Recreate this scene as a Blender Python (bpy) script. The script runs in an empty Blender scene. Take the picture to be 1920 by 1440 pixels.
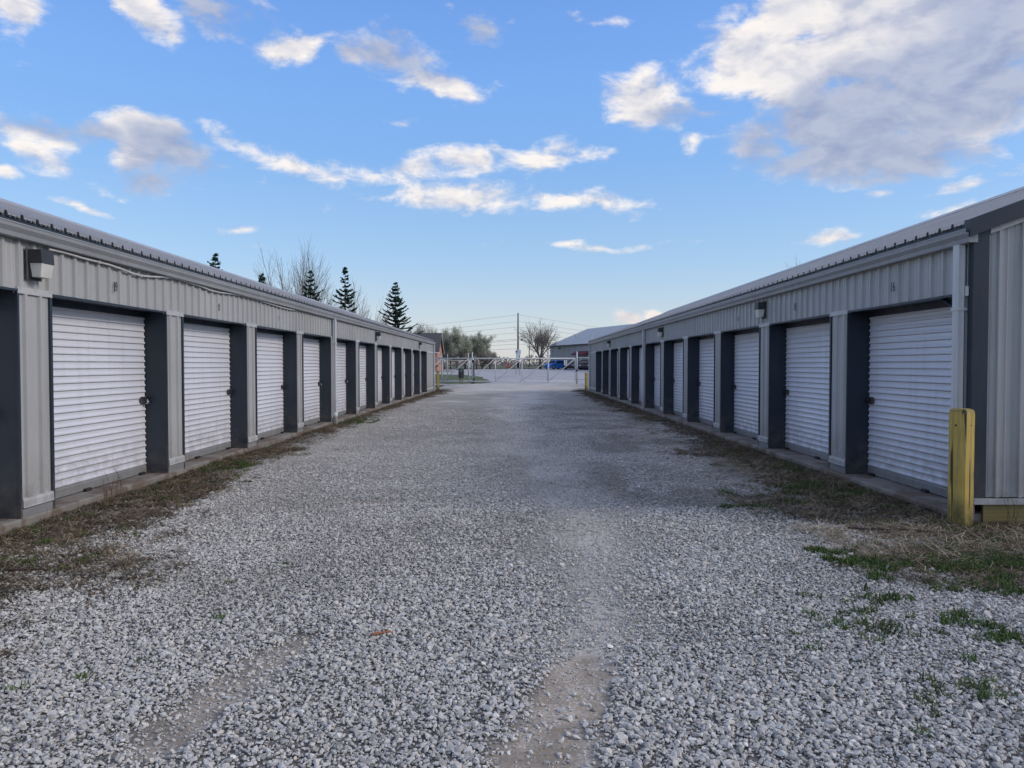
import bpy, bmesh, math, random
import numpy as np
from mathutils import Vector, Matrix
R = math.radians
random.seed(7)
rng = np.random.default_rng(11)
SC = bpy.context.scene
COL = SC.collection

# ------------------------------------------------------------------ camera
F = 1400.0            # focal length in photograph pixels (1920 wide)
EYE = 1.58
VU, VV = 963.0, 684.0   # where lines along the drive meet
cam_d = bpy.data.cameras.new('camera')
cam = bpy.data.objects.new('camera', cam_d); COL.objects.link(cam)
cam_d.sensor_width = 36.0
cam_d.lens = F / 1920 * 36.0
cam_d.clip_start = 0.05; cam_d.clip_end = 6000
cam.location = (0, 0, EYE)
cam.rotation_euler = (math.pi/2 - math.atan(36/F), 0, math.atan(3/F))
SC.camera = cam

# ------------------------------------------------------------------ sky and light
SUN_AZ, SUN_EL = R(100), R(30)      # azimuth clockwise from +Y: low on the right, a little behind the viewer
SKY_STRENGTH = 0.13
EXPOSURE = 0.75
AIR = 2**EXPOSURE
w = bpy.data.worlds.new('World'); SC.world = w; w.use_nodes = True
nt = w.node_tree; nt.nodes.clear()
def wn(t, **k):
    n = nt.nodes.new(t)
    for a, b in k.items(): setattr(n, a, b)
    return n
def wmath(op, a, b=None, c=None, clamp=False):
    n = wn('ShaderNodeMath', operation=op); n.use_clamp = clamp
    for i, v in enumerate((a, b, c)):
        if v is None: continue
        if isinstance(v, (int, float)): n.inputs[i].default_value = v
        else: nt.links.new(v, n.inputs[i])
    return n.outputs[0]
def wmix(fac, a, b, blend='MIX'):
    n = wn('ShaderNodeMix', data_type='RGBA', blend_type=blend)
    for s, v in ((n.inputs[0], fac), (n.inputs[6], a), (n.inputs[7], b)):
        if isinstance(v, (int, float)): s.default_value = v
        elif isinstance(v, tuple): s.default_value = (*v, 1)
        else: nt.links.new(v, s)
    return n.outputs[2]
def wsmooth(v, lo, hi):
    n = wn('ShaderNodeMapRange', interpolation_type='SMOOTHSTEP')
    nt.links.new(v, n.inputs[0]); n.inputs[1].default_value = lo; n.inputs[2].default_value = hi
    return n.outputs[0]
sky = wn('ShaderNodeTexSky', sky_type='NISHITA'); sky.sun_disc = False
sky.sun_rotation = SUN_AZ
sky.sun_elevation = SUN_EL
sky.altitude = 200; sky.air_density = 1.0; sky.dust_density = 0.6; sky.ozone_density = 2.2
tc = wn('ShaderNodeTexCoord'); D = tc.outputs['Generated']
sep = wn('ShaderNodeSeparateXYZ'); nt.links.new(D, sep.inputs[0])
az = wmath('ARCTAN2', sep.outputs[0], sep.outputs[1]); el = wmath('ARCSINE', sep.outputs[2])
ae = wn('ShaderNodeCombineXYZ'); nt.links.new(az, ae.inputs[0]); nt.links.new(el, ae.inputs[1])
# soft warp so that no cloud outline is an ellipse
wnz = wn('ShaderNodeTexNoise'); wnz.inputs['Scale'].default_value = 9; wnz.inputs['Detail'].default_value = 3
nt.links.new(D, wnz.inputs['Vector'])
wsub = wn('ShaderNodeVectorMath', operation='SUBTRACT'); nt.links.new(wnz.outputs['Color'], wsub.inputs[0]); wsub.inputs[1].default_value = (.5, .5, .5)
wsc = wn('ShaderNodeVectorMath', operation='MULTIPLY'); nt.links.new(wsub.outputs[0], wsc.inputs[0]); wsc.inputs[1].default_value = (.10, .05, 0)
wad = wn('ShaderNodeVectorMath', operation='ADD'); nt.links.new(ae.outputs[0], wad.inputs[0]); nt.links.new(wsc.outputs[0], wad.inputs[1])
AEV = wad.outputs[0]
def aezl(u, v):
    x, z = (u - VU) / F, (VV - v) / F
    return math.atan2(x, 1), math.atan2(z, math.hypot(x, 1))
# where the clouds stand in the sky: centre, half sizes, tilt, weight, greyness
CLOUDS = [
 (1390,115,118,60,0,1.3,0),(1500,140,120,60,0,1.4,.1),(1600,130,110,55,0,1.3,.35),(1500,30,120,64,0,1.35,0),(1680,60,210,120,0,1.5,.35),(1850,50,190,140,0,1.5,.7),
 (1780,165,220,90,0,1.35,1.2),(1590,225,230,70,6,1.3,1.5),(1620,285,210,54,-2,1.15,1.4),(1600,315,90,22,4,.75,.2),(1215,190,80,50,-14,1.1,.15),(1320,215,120,22,-4,.42,1.0),
 (260,22,90,42,-20,1.15,.0),(325,55,40,40,-50,.8,.2),(415,15,120,45,-14,.68,.95),(540,90,72,27,10,1.0,0),(735,115,130,46,-6,.66,.75),(665,112,50,34,10,.8,.1),(830,165,90,30,-8,1.05,.05),(740,65,50,30,-30,.5,.9),
 (5,25,60,42,0,1.05,.1),(60,235,140,36,-12,.82,.15),(90,285,160,34,-18,.68,.15),(150,310,80,16,-14,.6,.0),(150,245,110,24,-8,.7,.95),(280,250,105,34,-6,1.15,.1),(340,290,130,46,-18,1.0,.85),(270,292,58,30,10,1.1,0),
 (290,335,75,28,0,.66,1.1),(390,330,80,26,-8,.66,1.0),(500,292,170,24,-18,.74,.05),(590,320,110,18,-12,.66,.05),(700,335,180,24,-8,.66,.1),(770,330,130,24,10,.70,.15),(880,308,150,30,4,.72,.25),(1010,292,130,32,6,.68,.1),
 (870,375,180,26,-2,.66,.2),(1090,375,150,24,-6,.9,.1),(740,236,30,13,0,.72,0),
 (1302,266,36,30,-20,.66,0),(1125,40,72,16,-4,.72,.1),(1378,26,60,28,0,.62,0),(890,65,60,30,-10,.5,.8),(1815,216,36,16,22,.95,0),
 (160,380,75,10,-7,.85,0),(455,437,62,12,4,.85,.1),(1140,461,180,12,1,.66,.1),(1185,601,38,18,-6,1.2,0),(1228,588,28,13,0,1.0,0),(1560,450,100,16,4,.66,.1),
 (1830,335,130,16,10,.58,0),(1625,358,44,11,0,.66,0),(15,325,34,12,0,.85,0),(1750,390,130,16,8,.5,0)]
B = G = None
for (u, v, ru, rv, tilt, wt, gr) in CLOUDS:
    a0, e0 = aezl(u, v); a1, _ = aezl(u + ru, v); _, e1 = aezl(u, v - rv)
    mp = wn('ShaderNodeMapping', vector_type='TEXTURE'); nt.links.new(AEV, mp.inputs[0])
    mp.inputs[1].default_value = (a0, e0, 0); mp.inputs[2].default_value = (0, 0, R(tilt))
    mp.inputs[3].default_value = (abs(a1 - a0) * 1.5, abs(e1 - e0) * 1.7, 1)
    gt = wn('ShaderNodeTexGradient', gradient_type='SPHERICAL'); nt.links.new(mp.outputs[0], gt.inputs[0])
    s = wmath('MULTIPLY', gt.outputs['Fac'], wt)
    B = s if B is None else wmath('MAXIMUM', B, s)
    if gr > 0:
        s2 = wmath('MULTIPLY', gt.outputs['Fac'], gr)
        G = s2 if G is None else wmath('MAXIMUM', G, s2)
# beyond the view broken cloud goes on, its cover raised to add white light
gn_ = wn('ShaderNodeTexNoise'); gn_.inputs['Scale'].default_value = 3.2; gn_.inputs['Detail'].default_value = 2
gmap = wn('ShaderNodeMapping'); gmap.inputs[3].default_value = (1, 1, 1.8); nt.links.new(D, gmap.inputs[0]); nt.links.new(gmap.outputs[0], gn_.inputs['Vector'])
gb = wmath('MULTIPLY', wsmooth(gn_.outputs['Fac'], .40, .62), .95)
outside = wmath('MAXIMUM', wsmooth(wmath('ABSOLUTE', az), .62, .78), wsmooth(el, .47, .6))
gb = wmath('MULTIPLY', gb, outside)
B = wmath('MAXIMUM', B, gb)
def cnoise(off, det):
    m = wn('ShaderNodeMapping'); m.inputs[1].default_value = off; m.inputs[3].default_value = (1, 1, 2.0)
    nt.links.new(D, m.inputs[0])
    n = wn('ShaderNodeTexNoise'); n.inputs['Scale'].default_value = 15; n.inputs['Detail'].default_value = det
    n.inputs['Roughness'].default_value = .62; n.inputs['Distortion'].default_value = .25
    nt.links.new(m.outputs[0], n.inputs['Vector']); return n.outputs['Fac']
n1 = cnoise((0, 0, 0), 7); n2 = cnoise((-.008, 0, .030), 3)
dens = wmath('ADD', B, wmath('MULTIPLY_ADD', n1, 1.75, -.875 - .30))
alpha = wsmooth(dens, -.04, .50)
lit = wmath('MULTIPLY_ADD', wmath('SUBTRACT', n1, n2), 3.4, .66, clamp=True)
grey = wsmooth(G, .12, .62)
thick = wmath('MULTIPLY', wsmooth(dens, .30, .95), .35)
ccol = wmix(lit, (.60, .62, .73), (1.12, 1.04, .96))
ccol = wmix(thick, ccol, (.66, .70, .80))
ccol = wmix(wmath('MULTIPLY', grey, .97), ccol, wmix(lit, (.35, .41, .60), (.50, .55, .70)))
# near the horizon the clouds are seen through more air: paler and pinker
low = wsmooth(el, .16, .03)
ccol = wmix(wmath('MULTIPLY', low, .45), ccol, (.86, .74, .70))
CLOUD_GAIN = 0.95/AIR
skyt = wmix(1.0, sky.outputs[0], (SKY_STRENGTH,)*3, 'MULTIPLY')
# the air seen through at each height above the horizon, the same all round
gr_ = wn('ShaderNodeValToRGB'); nt.links.new(wmath('MULTIPLY', el, 1/1.5708, clamp=True), gr_.inputs[0])
GRAD = [(0, (.56,.55,.63)), (.06, (.47,.53,.64)), (.13, (.32,.50,.74)), (.26, (.20,.43,.85)), (.36, (.178,.41,.915)), (.46, (.145,.345,.865)), (1.2, (.085,.22,.68))]
while len(gr_.color_ramp.elements) < len(GRAD): gr_.color_ramp.elements.new(.5)
for k_, (e_, c_) in enumerate(GRAD):
    gr_.color_ramp.elements[k_].position = e_/1.5708; gr_.color_ramp.elements[k_].color = (*[q/AIR for q in c_], 1)
skyt = wmix(.72, skyt, gr_.outputs[0])
up = wsmooth(el, -.02, .02)
cl = wmix(1.0, ccol, (CLOUD_GAIN,)*3, 'MULTIPLY')
final = wmix(wmath('MULTIPLY', wmath('MULTIPLY', alpha, .94), up), skyt, cl)
bg = wn('ShaderNodeBackground'); nt.links.new(final, bg.inputs[0]); bg.inputs[1].default_value = 1.0
wo = wn('ShaderNodeOutputWorld'); nt.links.new(bg.outputs[0], wo.inputs[0])
w.cycles.sampling_method = 'MANUAL'; w.cycles.sample_map_resolution = 512

sd = bpy.data.lights.new('sun', 'SUN'); sd.energy = 1.05; sd.angle = R(16); sd.color = (1.0, .88, .76)
so = bpy.data.objects.new('sun', sd); COL.objects.link(so)
sdir = Vector((math.sin(SUN_AZ)*math.cos(SUN_EL), math.cos(SUN_AZ)*math.cos(SUN_EL), math.sin(SUN_EL)))
so.rotation_euler = (-sdir).to_track_quat('-Z', 'Y').to_euler(); so.location = (20, -20, 30)
vs = SC.view_settings
vs.view_transform = 'Standard'; vs.look = 'None'; vs.gamma = 1.0; vs.use_curve_mapping = False
vs.exposure = EXPOSURE
SC.render.film_transparent = False
SC.cycles.use_adaptive_sampling = True; SC.cycles.adaptive_threshold = .02
SC.cycles.max_bounces = 4; SC.cycles.diffuse_bounces = 2; SC.cycles.glossy_bounces = 2

# ------------------------------------------------------------------ helpers
def P(u, v, Y):
    return Vector(((u - VU) / F * Y, Y, EYE + (VV - v) / F * Y))
def GP(u, v):
    y = EYE * F / (v - VV); return ((u - VU) / F * y, y)
def sm(a, b, x):
    t = np.clip((np.asarray(x, float) - a) / (b - a), 0, 1); return t*t*(3-2*t)
def vnoise(x, y, seed=0):
    x = np.asarray(x, float); y = np.asarray(y, float)
    xi = np.floor(x).astype(np.int64); yi = np.floor(y).astype(np.int64)
    fx = x - xi; fy = y - yi; fx = fx*fx*(3-2*fx); fy = fy*fy*(3-2*fy)
    def h(i, j):
        n = (i*374761393 + j*668265263 + seed*1442695041) & 0x7fffffff
        n = ((n ^ (n >> 13)) * 1274126177) & 0x7fffffff
        return ((n ^ (n >> 16)) & 0xffff) / 65535.0
    a = h(xi, yi)*(1-fx) + h(xi+1, yi)*fx; b = h(xi, yi+1)*(1-fx) + h(xi+1, yi+1)*fx
    return a*(1-fy) + b*fy
def fbm(x, y, seed=0, o=4):
    s = 0; a = .5; t = 0
    for i in range(o):
        s = s + a*vnoise(x*2**i, y*2**i, seed+i*17); t += a; a *= .5
    return s / t
def terrain(y):
    y = np.asarray(y, float)
    return .92*sm(58, 135, y) + .25*sm(130, 260, y)
def tz(y): return float(terrain(y))

class MB:
    def __init__(s): s.v = []; s.f = []; s.m = []
    def quad(s, a, b, c, d, mi=0):
        i = len(s.v); s.v += [tuple(a), tuple(b), tuple(c), tuple(d)]; s.f.append((i, i+1, i+2, i+3)); s.m.append(mi)
    def tri(s, a, b, c, mi=0):
        i = len(s.v); s.v += [tuple(a), tuple(b), tuple(c)]; s.f.append((i, i+1, i+2)); s.m.append(mi)
    def box(s, x0, x1, y0, y1, z0, z1, mi=0):
        if x0 > x1: x0, x1 = x1, x0
        i = len(s.v)
        s.v += [(x0,y0,z0),(x1,y0,z0),(x1,y1,z0),(x0,y1,z0),(x0,y0,z1),(x1,y0,z1),(x1,y1,z1),(x0,y1,z1)]
        for q in ((0,3,2,1),(4,5,6,7),(0,1,5,4),(1,2,6,5),(2,3,7,6),(3,0,4,7)):
            s.f.append(tuple(i+k for k in q)); s.m.append(mi)
        return s
    def cbox(s, x0, x1, y0, y1, z0, z1, c=.01):
        """box with chamfered vertical and top edges"""
        if x0 > x1: x0, x1 = x1, x0
        def ring(ix, z): return [(x0+ix+c,y0+ix,z),(x1-ix-c,y0+ix,z),(x1-ix,y0+ix+c,z),(x1-ix,y1-ix-c,z),(x1-ix-c,y1-ix,z),(x0+ix+c,y1-ix,z),(x0+ix,y1-ix-c,z),(x0+ix,y0+ix+c,z)]
        s.loft([ring(c,z0), ring(0,z0+c), ring(0,z1-c), ring(c,z1)]); return s
    def loft(s, rings, cap=True, closed=True, mi=0):
        i = len(s.v); n = len(rings[0])
        for r in rings: s.v += [tuple(p) for p in r]
        for k in range(len(rings)-1):
            for j in range(n if closed else n-1):
                a = i+k*n+j; b = i+k*n+(j+1) % n
                s.f.append((a, b, b+n, a+n)); s.m.append(mi)
        if cap and closed:
            s.f.append(tuple(i+j for j in reversed(range(n)))); s.m.append(mi)
            s.f.append(tuple(i+(len(rings)-1)*n+j for j in range(n))); s.m.append(mi)
        return s
    def tube(s, pts, rad, n=6, cap=True, mi=0):
        pts = [Vector(p) for p in pts]
        if isinstance(rad, (int, float)): rad = [rad]*len(pts)
        rings = []
        ref = None
        for k, p in enumerate(pts):
            d = (pts[min(k+1, len(pts)-1)] - pts[max(k-1, 0)])
            if d.length < 1e-9: d = Vector((0,0,1))
            d.normalize()
            if ref is None:
                ref = Vector((1,0,0)) if abs(d.x) < .8 else Vector((0,1,0))
            a = (ref - d*ref.dot(d))
            if a.length < 1e-6: a = d.orthogonal()
            a.normalize(); b = d.cross(a); ref = a
            rings.append([p + (a*math.cos(2*math.pi*j/n) + b*math.sin(2*math.pi*j/n))*rad[k] for j in range(n)])
        return s.loft(rings, cap, mi=mi)
    def extr(s, prof, axis_pts, mi=0):
        """closed profile [(p,z)] swept from y0 to y1; axis_pts = (fx, y0, y1)"""
        fx, y0, y1 = axis_pts
        return s.loft([[(fx(p), y0, z) for p, z in prof], [(fx(p), y1, z) for p, z in prof]], mi=mi)
    def build(s, name, mat, parent=None, smooth=False, mats=None):
        me = bpy.data.meshes.new(name); me.from_pydata(s.v, [], s.f); me.update()
        for m in (mats or [mat]): me.materials.append(m)
        if mats: me.polygons.foreach_set('material_index', s.m)
        if smooth: me.polygons.foreach_set('use_smooth', [True]*len(me.polygons))
        o = bpy.data.objects.new(name, me); COL.objects.link(o)
        if parent is not None: o.parent = parent
        return o
def tag(o, label=None, cat=None, group=None, kind=None):
    if label: o['label'] = label
    if cat: o['category'] = cat
    if group: o['group'] = group
    if kind: o['kind'] = kind
    return o
def thing(name, loc, label, cat, group=None, rz=0):
    o = bpy.data.objects.new(name, None); COL.objects.link(o); o.location = loc; o.rotation_euler = (0,0,rz)
    o.empty_display_size = .2
    return tag(o, label, cat, group)
def inst(me, name, parent, loc=(0,0,0), rot=(0,0,0), scale=(1,1,1)):
    o = bpy.data.objects.new(name, me); COL.objects.link(o); o.parent = parent
    o.location = loc; o.rotation_euler = rot; o.scale = scale; return o

# ------------------------------------------------------------------ materials
def newmat(name):
    m = bpy.data.materials.new(name); m.use_nodes = True
    return m, m.node_tree, m.node_tree.nodes['Principled BSDF']
def ramp(t, stops, fac):
    n = t.nodes.new('ShaderNodeValToRGB'); e = n.color_ramp.elements
    while len(e) < len(stops): e.new(.5)
    for k, (p, c) in enumerate(stops):
        e[k].position = p; e[k].color = (*c, 1) if len(c) == 3 else c
    t.links.new(fac, n.inputs[0]); return n.outputs[0]
def noise(t, scale, detail=4, rough=.55, vec=None, sc=(1,1,1), dist=0):
    if vec is None: vec = t.nodes.new('ShaderNodeNewGeometry').outputs['Position']
    if sc != (1,1,1):
        m = t.nodes.new('ShaderNodeMapping'); m.inputs[3].default_value = sc; t.links.new(vec, m.inputs[0]); vec = m.outputs[0]
    n = t.nodes.new('ShaderNodeTexNoise'); n.inputs['Scale'].default_value = scale; n.inputs['Detail'].default_value = detail
    n.inputs['Roughness'].default_value = rough; n.inputs['Distortion'].default_value = dist
    t.links.new(vec, n.inputs['Vector']); return n.outputs['Fac']
def mixc(t, fac, a, b, blend='MIX'):
    n = t.nodes.new('ShaderNodeMix'); n.data_type = 'RGBA'; n.blend_type = blend
    for s, v in ((n.inputs[0], fac), (n.inputs[6], a), (n.inputs[7], b)):
        if isinstance(v, (int, float)): s.default_value = v
        elif isinstance(v, tuple): s.default_value = (*v, 1)
        else: t.links.new(v, s)
    return n.outputs[2]
def mth(t, op, a, b=0, clamp=False):
    n = t.nodes.new('ShaderNodeMath'); n.operation = op; n.use_clamp = clamp
    for i, v in enumerate((a, b)):
        if isinstance(v, (int, float)): n.inputs[i].default_value = v
        else: t.links.new(v, n.inputs[i])
    return n.outputs[0]
def bump(t, b, h, strength=.3, dist=.01):
    n = t.nodes.new('ShaderNodeBump'); n.inputs['Strength'].default_value = strength; n.inputs['Distance'].default_value = dist
    t.links.new(h, n.inputs['Height']); t.links.new(n.outputs[0], b.inputs['Normal'])
def smat(name, c1, c2, scale=3, rough=.6, metal=0, bm=0, bscale=60, sc=(1,1,1), detail=5, spots=None, spec=.5):
    m, t, b = newmat(name)
    f = noise(t, scale, detail, sc=sc)
    c = ramp(t, [(.3, c1), (.7, c2)], f)
    if spots:
        f2 = noise(t, spots[1], 3, .7); c = mixc(t, ramp(t, [(spots[2], (0,0,0)), (spots[2]+.05, (1,1,1))], f2), c, spots[0])
    t.links.new(c, b.inputs['Base Color'])
    b.inputs['Roughness'].default_value = rough; b.inputs['Metallic'].default_value = metal
    b.inputs['Specular IOR Level'].default_value = spec
    if bm: bump(t, b, noise(t, bscale, 3), bm, .004)
    return m
M = {}
def painted_steel(name, c1, c2, grime, rough=.42):
    """painted sheet steel: faint vertical streaks, dust splashed up from the ground, small specks"""
    m, t, b = newmat(name)
    g = t.nodes.new('ShaderNodeNewGeometry'); pos = g.outputs['Position']
    c = ramp(t, [(.3, c1), (.7, c2)], noise(t, 1.1, 4, vec=pos))
    st = noise(t, 9, 4, .6, vec=pos, sc=(1, 1, .06))
    c = mixc(t, ramp(t, [(.52, (0,0,0)), (.80, (.55,)*3)], st), c, grime)
    sx = t.nodes.new('ShaderNodeSeparateXYZ'); t.links.new(pos, sx.inputs[0])
    mr = t.nodes.new('ShaderNodeMapRange'); t.links.new(sx.outputs[2], mr.inputs[0]); mr.inputs[1].default_value = .75; mr.inputs[2].default_value = .1
    dirt = mth(t, 'MULTIPLY', mr.outputs[0], ramp(t, [(.35, (0,0,0)), (.75, (.8,)*3)], noise(t, 6, 5, .65, vec=pos)))
    c = mixc(t, dirt, c, (.16, .14, .115))
    sp = ramp(t, [(.74, (0,0,0)), (.78, (.6,)*3)], noise(t, 38, 1, .5, vec=pos))
    c = mixc(t, sp, c, grime)
    c = mixc(t, 1.0, c, ramp(t, [(.3, (.90,.90,.895)), (.7, (1.05,1.05,1.05))], noise(t, .45, 3, .5, vec=pos)), 'MULTIPLY')
    t.links.new(c, b.inputs['Base Color'])
    t.links.new(ramp(t, [(.3, (rough-.06,)*3), (.7, (rough+.12,)*3)], noise(t, 4, 4, vec=pos)), b.inputs['Roughness'])
    bump(t, b, noise(t, 1.6, 2, vec=pos), .05, .02)
    return m
M['wall'] = painted_steel('wall_steel', (.375,.382,.378), (.412,.417,.412), (.27,.265,.25))
M['trim'] = painted_steel('light_trim', (.45,.46,.46), (.50,.50,.50), (.28,.275,.26))
M['door'] = painted_steel('door_white', (.62,.635,.69), (.68,.69,.73), (.52,.50,.47), .38)
M['slate'] = painted_steel('slate_trim', (.015,.025,.041), (.021,.033,.050), (.045,.052,.06), .42)
M['roof'] = painted_steel('roof_steel', (.33,.335,.345), (.385,.385,.39), (.30,.29,.28), .40)
M['gutter'] = painted_steel('gutter_steel', (.29,.305,.32), (.34,.35,.36), (.22,.215,.20), .4)
M['spout'] = painted_steel('downspout_steel', (.55,.57,.58), (.62,.63,.64), (.33,.32,.30), .4)
M['bar'] = painted_steel('bottom_bar_steel', (.20,.215,.22), (.25,.26,.265), (.14,.13,.12), .5)
M['black'] = smat('black_rubber', (.012,.012,.013), (.025,.025,.026), 8, .7)
M['steel'] = smat('bright_steel', (.45,.45,.46), (.6,.6,.6), 12, .3, .9)
M['latch'] = smat('dark_latch_steel', (.05,.05,.05), (.12,.115,.11), 30, .45, .7)
M['galv'] = smat('galvanised_steel', (.42,.44,.45), (.52,.53,.54), 5, .5, .35)
M['number'] = smat('number_ink', (.018,.018,.02), (.03,.03,.032), 20, .6)
M['concrete'] = smat('slab_concrete', (.15,.135,.115), (.26,.24,.21), 2.6, .9, 0, .35, 50, spots=((.145,.112,.085), 1.6, .50))
M['oldwood'] = smat('weathered_board', (.16,.165,.165), (.26,.265,.265), 3, .85, 0, .5, 40, sc=(3, .4, 9))
M['mosswood'] = smat('mossy_board', (.12,.105,.04), (.24,.19,.07), 2.5, .85, 0, .5, 40, sc=(.4, 3, 9))
M['lamp_dark'] = smat('lamp_housing', (.022,.024,.028), (.04,.042,.046), 9, .55)
M['lamp_lens'] = smat('lamp_lens', (.55,.55,.50), (.66,.65,.60), 7, .35)
M['smut'] = smat('lamp_plate', (.05,.055,.06), (.10,.105,.11), 9, .7)
M['conduit'] = smat('pale_conduit', (.46,.46,.46), (.55,.55,.54), 6, .5)
M['pvc'] = smat('pvc_pipe', (.50,.56,.54), (.62,.66,.63), 8, .5)
M['brick'] = None
M['spruce'] = smat('spruce_needles', (.05,.095,.075), (.10,.16,.125), 2.5, .8)
M['bark'] = smat('bark', (.07,.06,.052), (.13,.115,.10), 6, .9)
M['twig'] = smat('twig_bark', (.13,.115,.10), (.19,.17,.155), 6, .9)
M['palebark'] = smat('pale_twig_bark', (.19,.165,.145), (.27,.24,.215), 6, .9)
M['pear'] = smat('spring_leaves', (.19,.215,.14), (.36,.38,.29), 1.8, .8)
M['pear2'] = smat('spring_leaves_grey', (.21,.20,.165), (.34,.325,.28), 1.8, .8)

# ------------------------------------------------------------------ ground zones (where things lie on the drive, in metres)
WL, WR = 4.75, 4.53
def z_litter(x, y):
    """dead grass and leaf litter along the buildings"""
    n = fbm(x*1.3, y*.9, 3, 4) - .5; n2 = fbm(x*5, y*4, 9, 3) - .5
    wl = np.interp(y, [4, 6, 7.5, 10, 14, 20, 30, 44, 47], [1.75, 1.6, 1.5, 1.0, .8, .55, .55, 1.1, 1.0])
    L = 1 - sm(.15, 1.2, (x + WL)/wl + n*1.15 + n2*.9)
    wr = np.interp(y, [4.2, 5, 5.6, 7, 10, 13, 19, 29, 44, 47], [.05, .9, 1.7, 2.0, 1.45, 1.35, .95, 1.1, 1.0, .9])
    Rr = 1 - sm(.15, 1.2, (WR - x)/wr + n*1.2 + n2*.9)
    Rr = Rr * sm(4.0, 5.2, y + n*1.5)
    return np.clip(np.maximum(L*sm(2.2, 4, y), Rr), 0, 1) * (1 - sm(47, 51, y))
def seg_d(x, y, pts, wid):
    d = np.full(np.shape(x), 9e9)
    for (a, b), (wa, wb) in zip(zip(pts[:-1], pts[1:]), zip(wid[:-1], wid[1:])):
        a = np.array(a); b = np.array(b); ab = b - a
        t = np.clip(((x-a[0])*ab[0] + (y-a[1])*ab[1]) / (ab @ ab), 0, 1)
        dd = np.hypot(x - a[0] - t*ab[0], y - a[1] - t*ab[1]) / (wa + (wb-wa)*t)
        d = np.minimum(d, dd)
    return d
DIRT1 = [GP(1010, 1500), GP(1040, 1400), GP(1075, 1330), GP(1095, 1270), GP(1100, 1240)]
DIRT2 = [GP(300, 1400), GP(390, 1330), GP(480, 1270), GP(560, 1205)]
DIRT3 = [GP(690, 942), GP(740, 940)]
PALE = [GP(1098, 1245), GP(1130, 1180), GP(1112, 1080), GP(1105, 1000), GP(1080, 940), GP(1045, 895), GP(1010, 862), GP(968, 828), GP(975, 800), GP(962, 772), GP(985, 748), GP(1000, 735)]
def z_dirt(x, y):
    n = fbm(x*4, y*4, 21, 3) - .5
    a = 1 - sm(.55, 1.25, seg_d(x, y, DIRT1, [.30, .27, .22, .15, .08]) + n*1.3)
    b = (1 - sm(.4, 1.3, seg_d(x, y, DIRT2, [.15, .19, .17, .12]) + n*1.4))*.8
    c = (1 - sm(.4, 1.2, seg_d(x, y, DIRT3, [.20, .20]) + n*1.2))*.75
    return np.clip(np.maximum(np.maximum(a, b), c), 0, 1)
def z_pale(x, y):
    n = fbm(x*2.2, y*1.1, 33, 4) - .5
    a = 1 - sm(.0, 1.7, seg_d(x, y, PALE, [.18, .26, .36, .44, .48, .46, .46, .55, .65, .8, 1.1, 1.2]) + n*1.9)
    b = sm(36, 46, y + n*10) * (1 - sm(.9, 1.7, np.abs(x)/3.2 + n))*.7
    c = sm(.60, .78, fbm(x*.55, y*.25, 71, 3)) * .55 * (1 - sm(.5, 2.2, x)) * sm(8, 14, y)
    return np.clip(np.maximum(np.maximum(a*.85, b), c), 0, 1)
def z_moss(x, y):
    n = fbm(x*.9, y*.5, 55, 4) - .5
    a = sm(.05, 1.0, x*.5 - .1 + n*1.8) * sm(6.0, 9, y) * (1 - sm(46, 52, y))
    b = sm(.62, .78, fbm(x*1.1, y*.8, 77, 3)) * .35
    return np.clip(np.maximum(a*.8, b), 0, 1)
def h_drive(x, y):
    return (fbm(x*.6, y*.5, 5, 3) - .5)*.05 + (fbm(x*3, y*3, 6, 2) - .5)*.014 - z_dirt(x, y)*.02 + .012*z_litter(x, y)
def hz(x, y): return float(h_drive(np.array([x]), np.array([y]))[0])

# ground reaching the horizon
def sheet(name, mat, xs, ys, dz, kind='structure', zf=None, parent=None):
    X, Y = np.meshgrid(xs, ys); Z = (terrain(Y) + dz) if zf is None else zf(X, Y)
    v = np.stack([X.ravel(), Y.ravel(), Z.ravel()], 1); nx = len(xs); ny = len(ys)
    i = np.arange((ny-1)*(nx-1)); r = i // (nx-1); c = i % (nx-1); a = r*nx + c
    me = bpy.data.meshes.new(name); me.from_pydata(v.tolist(), [], np.stack([a, a+1, a+nx+1, a+nx], 1).tolist())
    me.materials.append(mat); me.polygons.foreach_set('use_smooth', [True]*len(me.polygons))
    o = bpy.data.objects.new(name, me); COL.objects.link(o); o['kind'] = kind
    return o
m, t, b = newmat('field_grass')
c = ramp(t, [(.3, (.055,.07,.028)), (.55, (.10,.11,.05)), (.8, (.15,.13,.075))], noise(t, .35, 6, .65))
c = mixc(t, ramp(t, [(.4, (0,0,0)), (.75, (.6,)*3)], noise(t, 9, 4, .7)), c, (.03,.045,.017))
t.links.new(c, b.inputs['Base Color']); b.inputs['Roughness'].default_value = .95
bump(t, b, noise(t, 30, 4, .7), .6, .05); M['field'] = m
sheet('ground', M['field'], np.array([-1500,-400,-120,-60,-30,-15,0,15,30,60,120,400,1500.]),
      np.concatenate([[-300., -60, -10, 0, 20, 40], np.arange(56, 270, 8), [400, 900, 2500, 4500]]), -.10)
m, t, b = newmat('lot_gravel')
c = ramp(t, [(.25, (.27,.275,.285)), (.5, (.36,.36,.37)), (.8, (.44,.44,.44))], noise(t, .5, 7, .7))
t.links.new(c, b.inputs['Base Color']); b.inputs['Roughness'].default_value = .9
bump(t, b, noise(t, 22, 4, .7), .5, .03); M['lot'] = m
sheet('parking_lot', M['lot'], np.linspace(-60, 60, 25), np.arange(58.5, 137, 4.), -.03)
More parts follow.
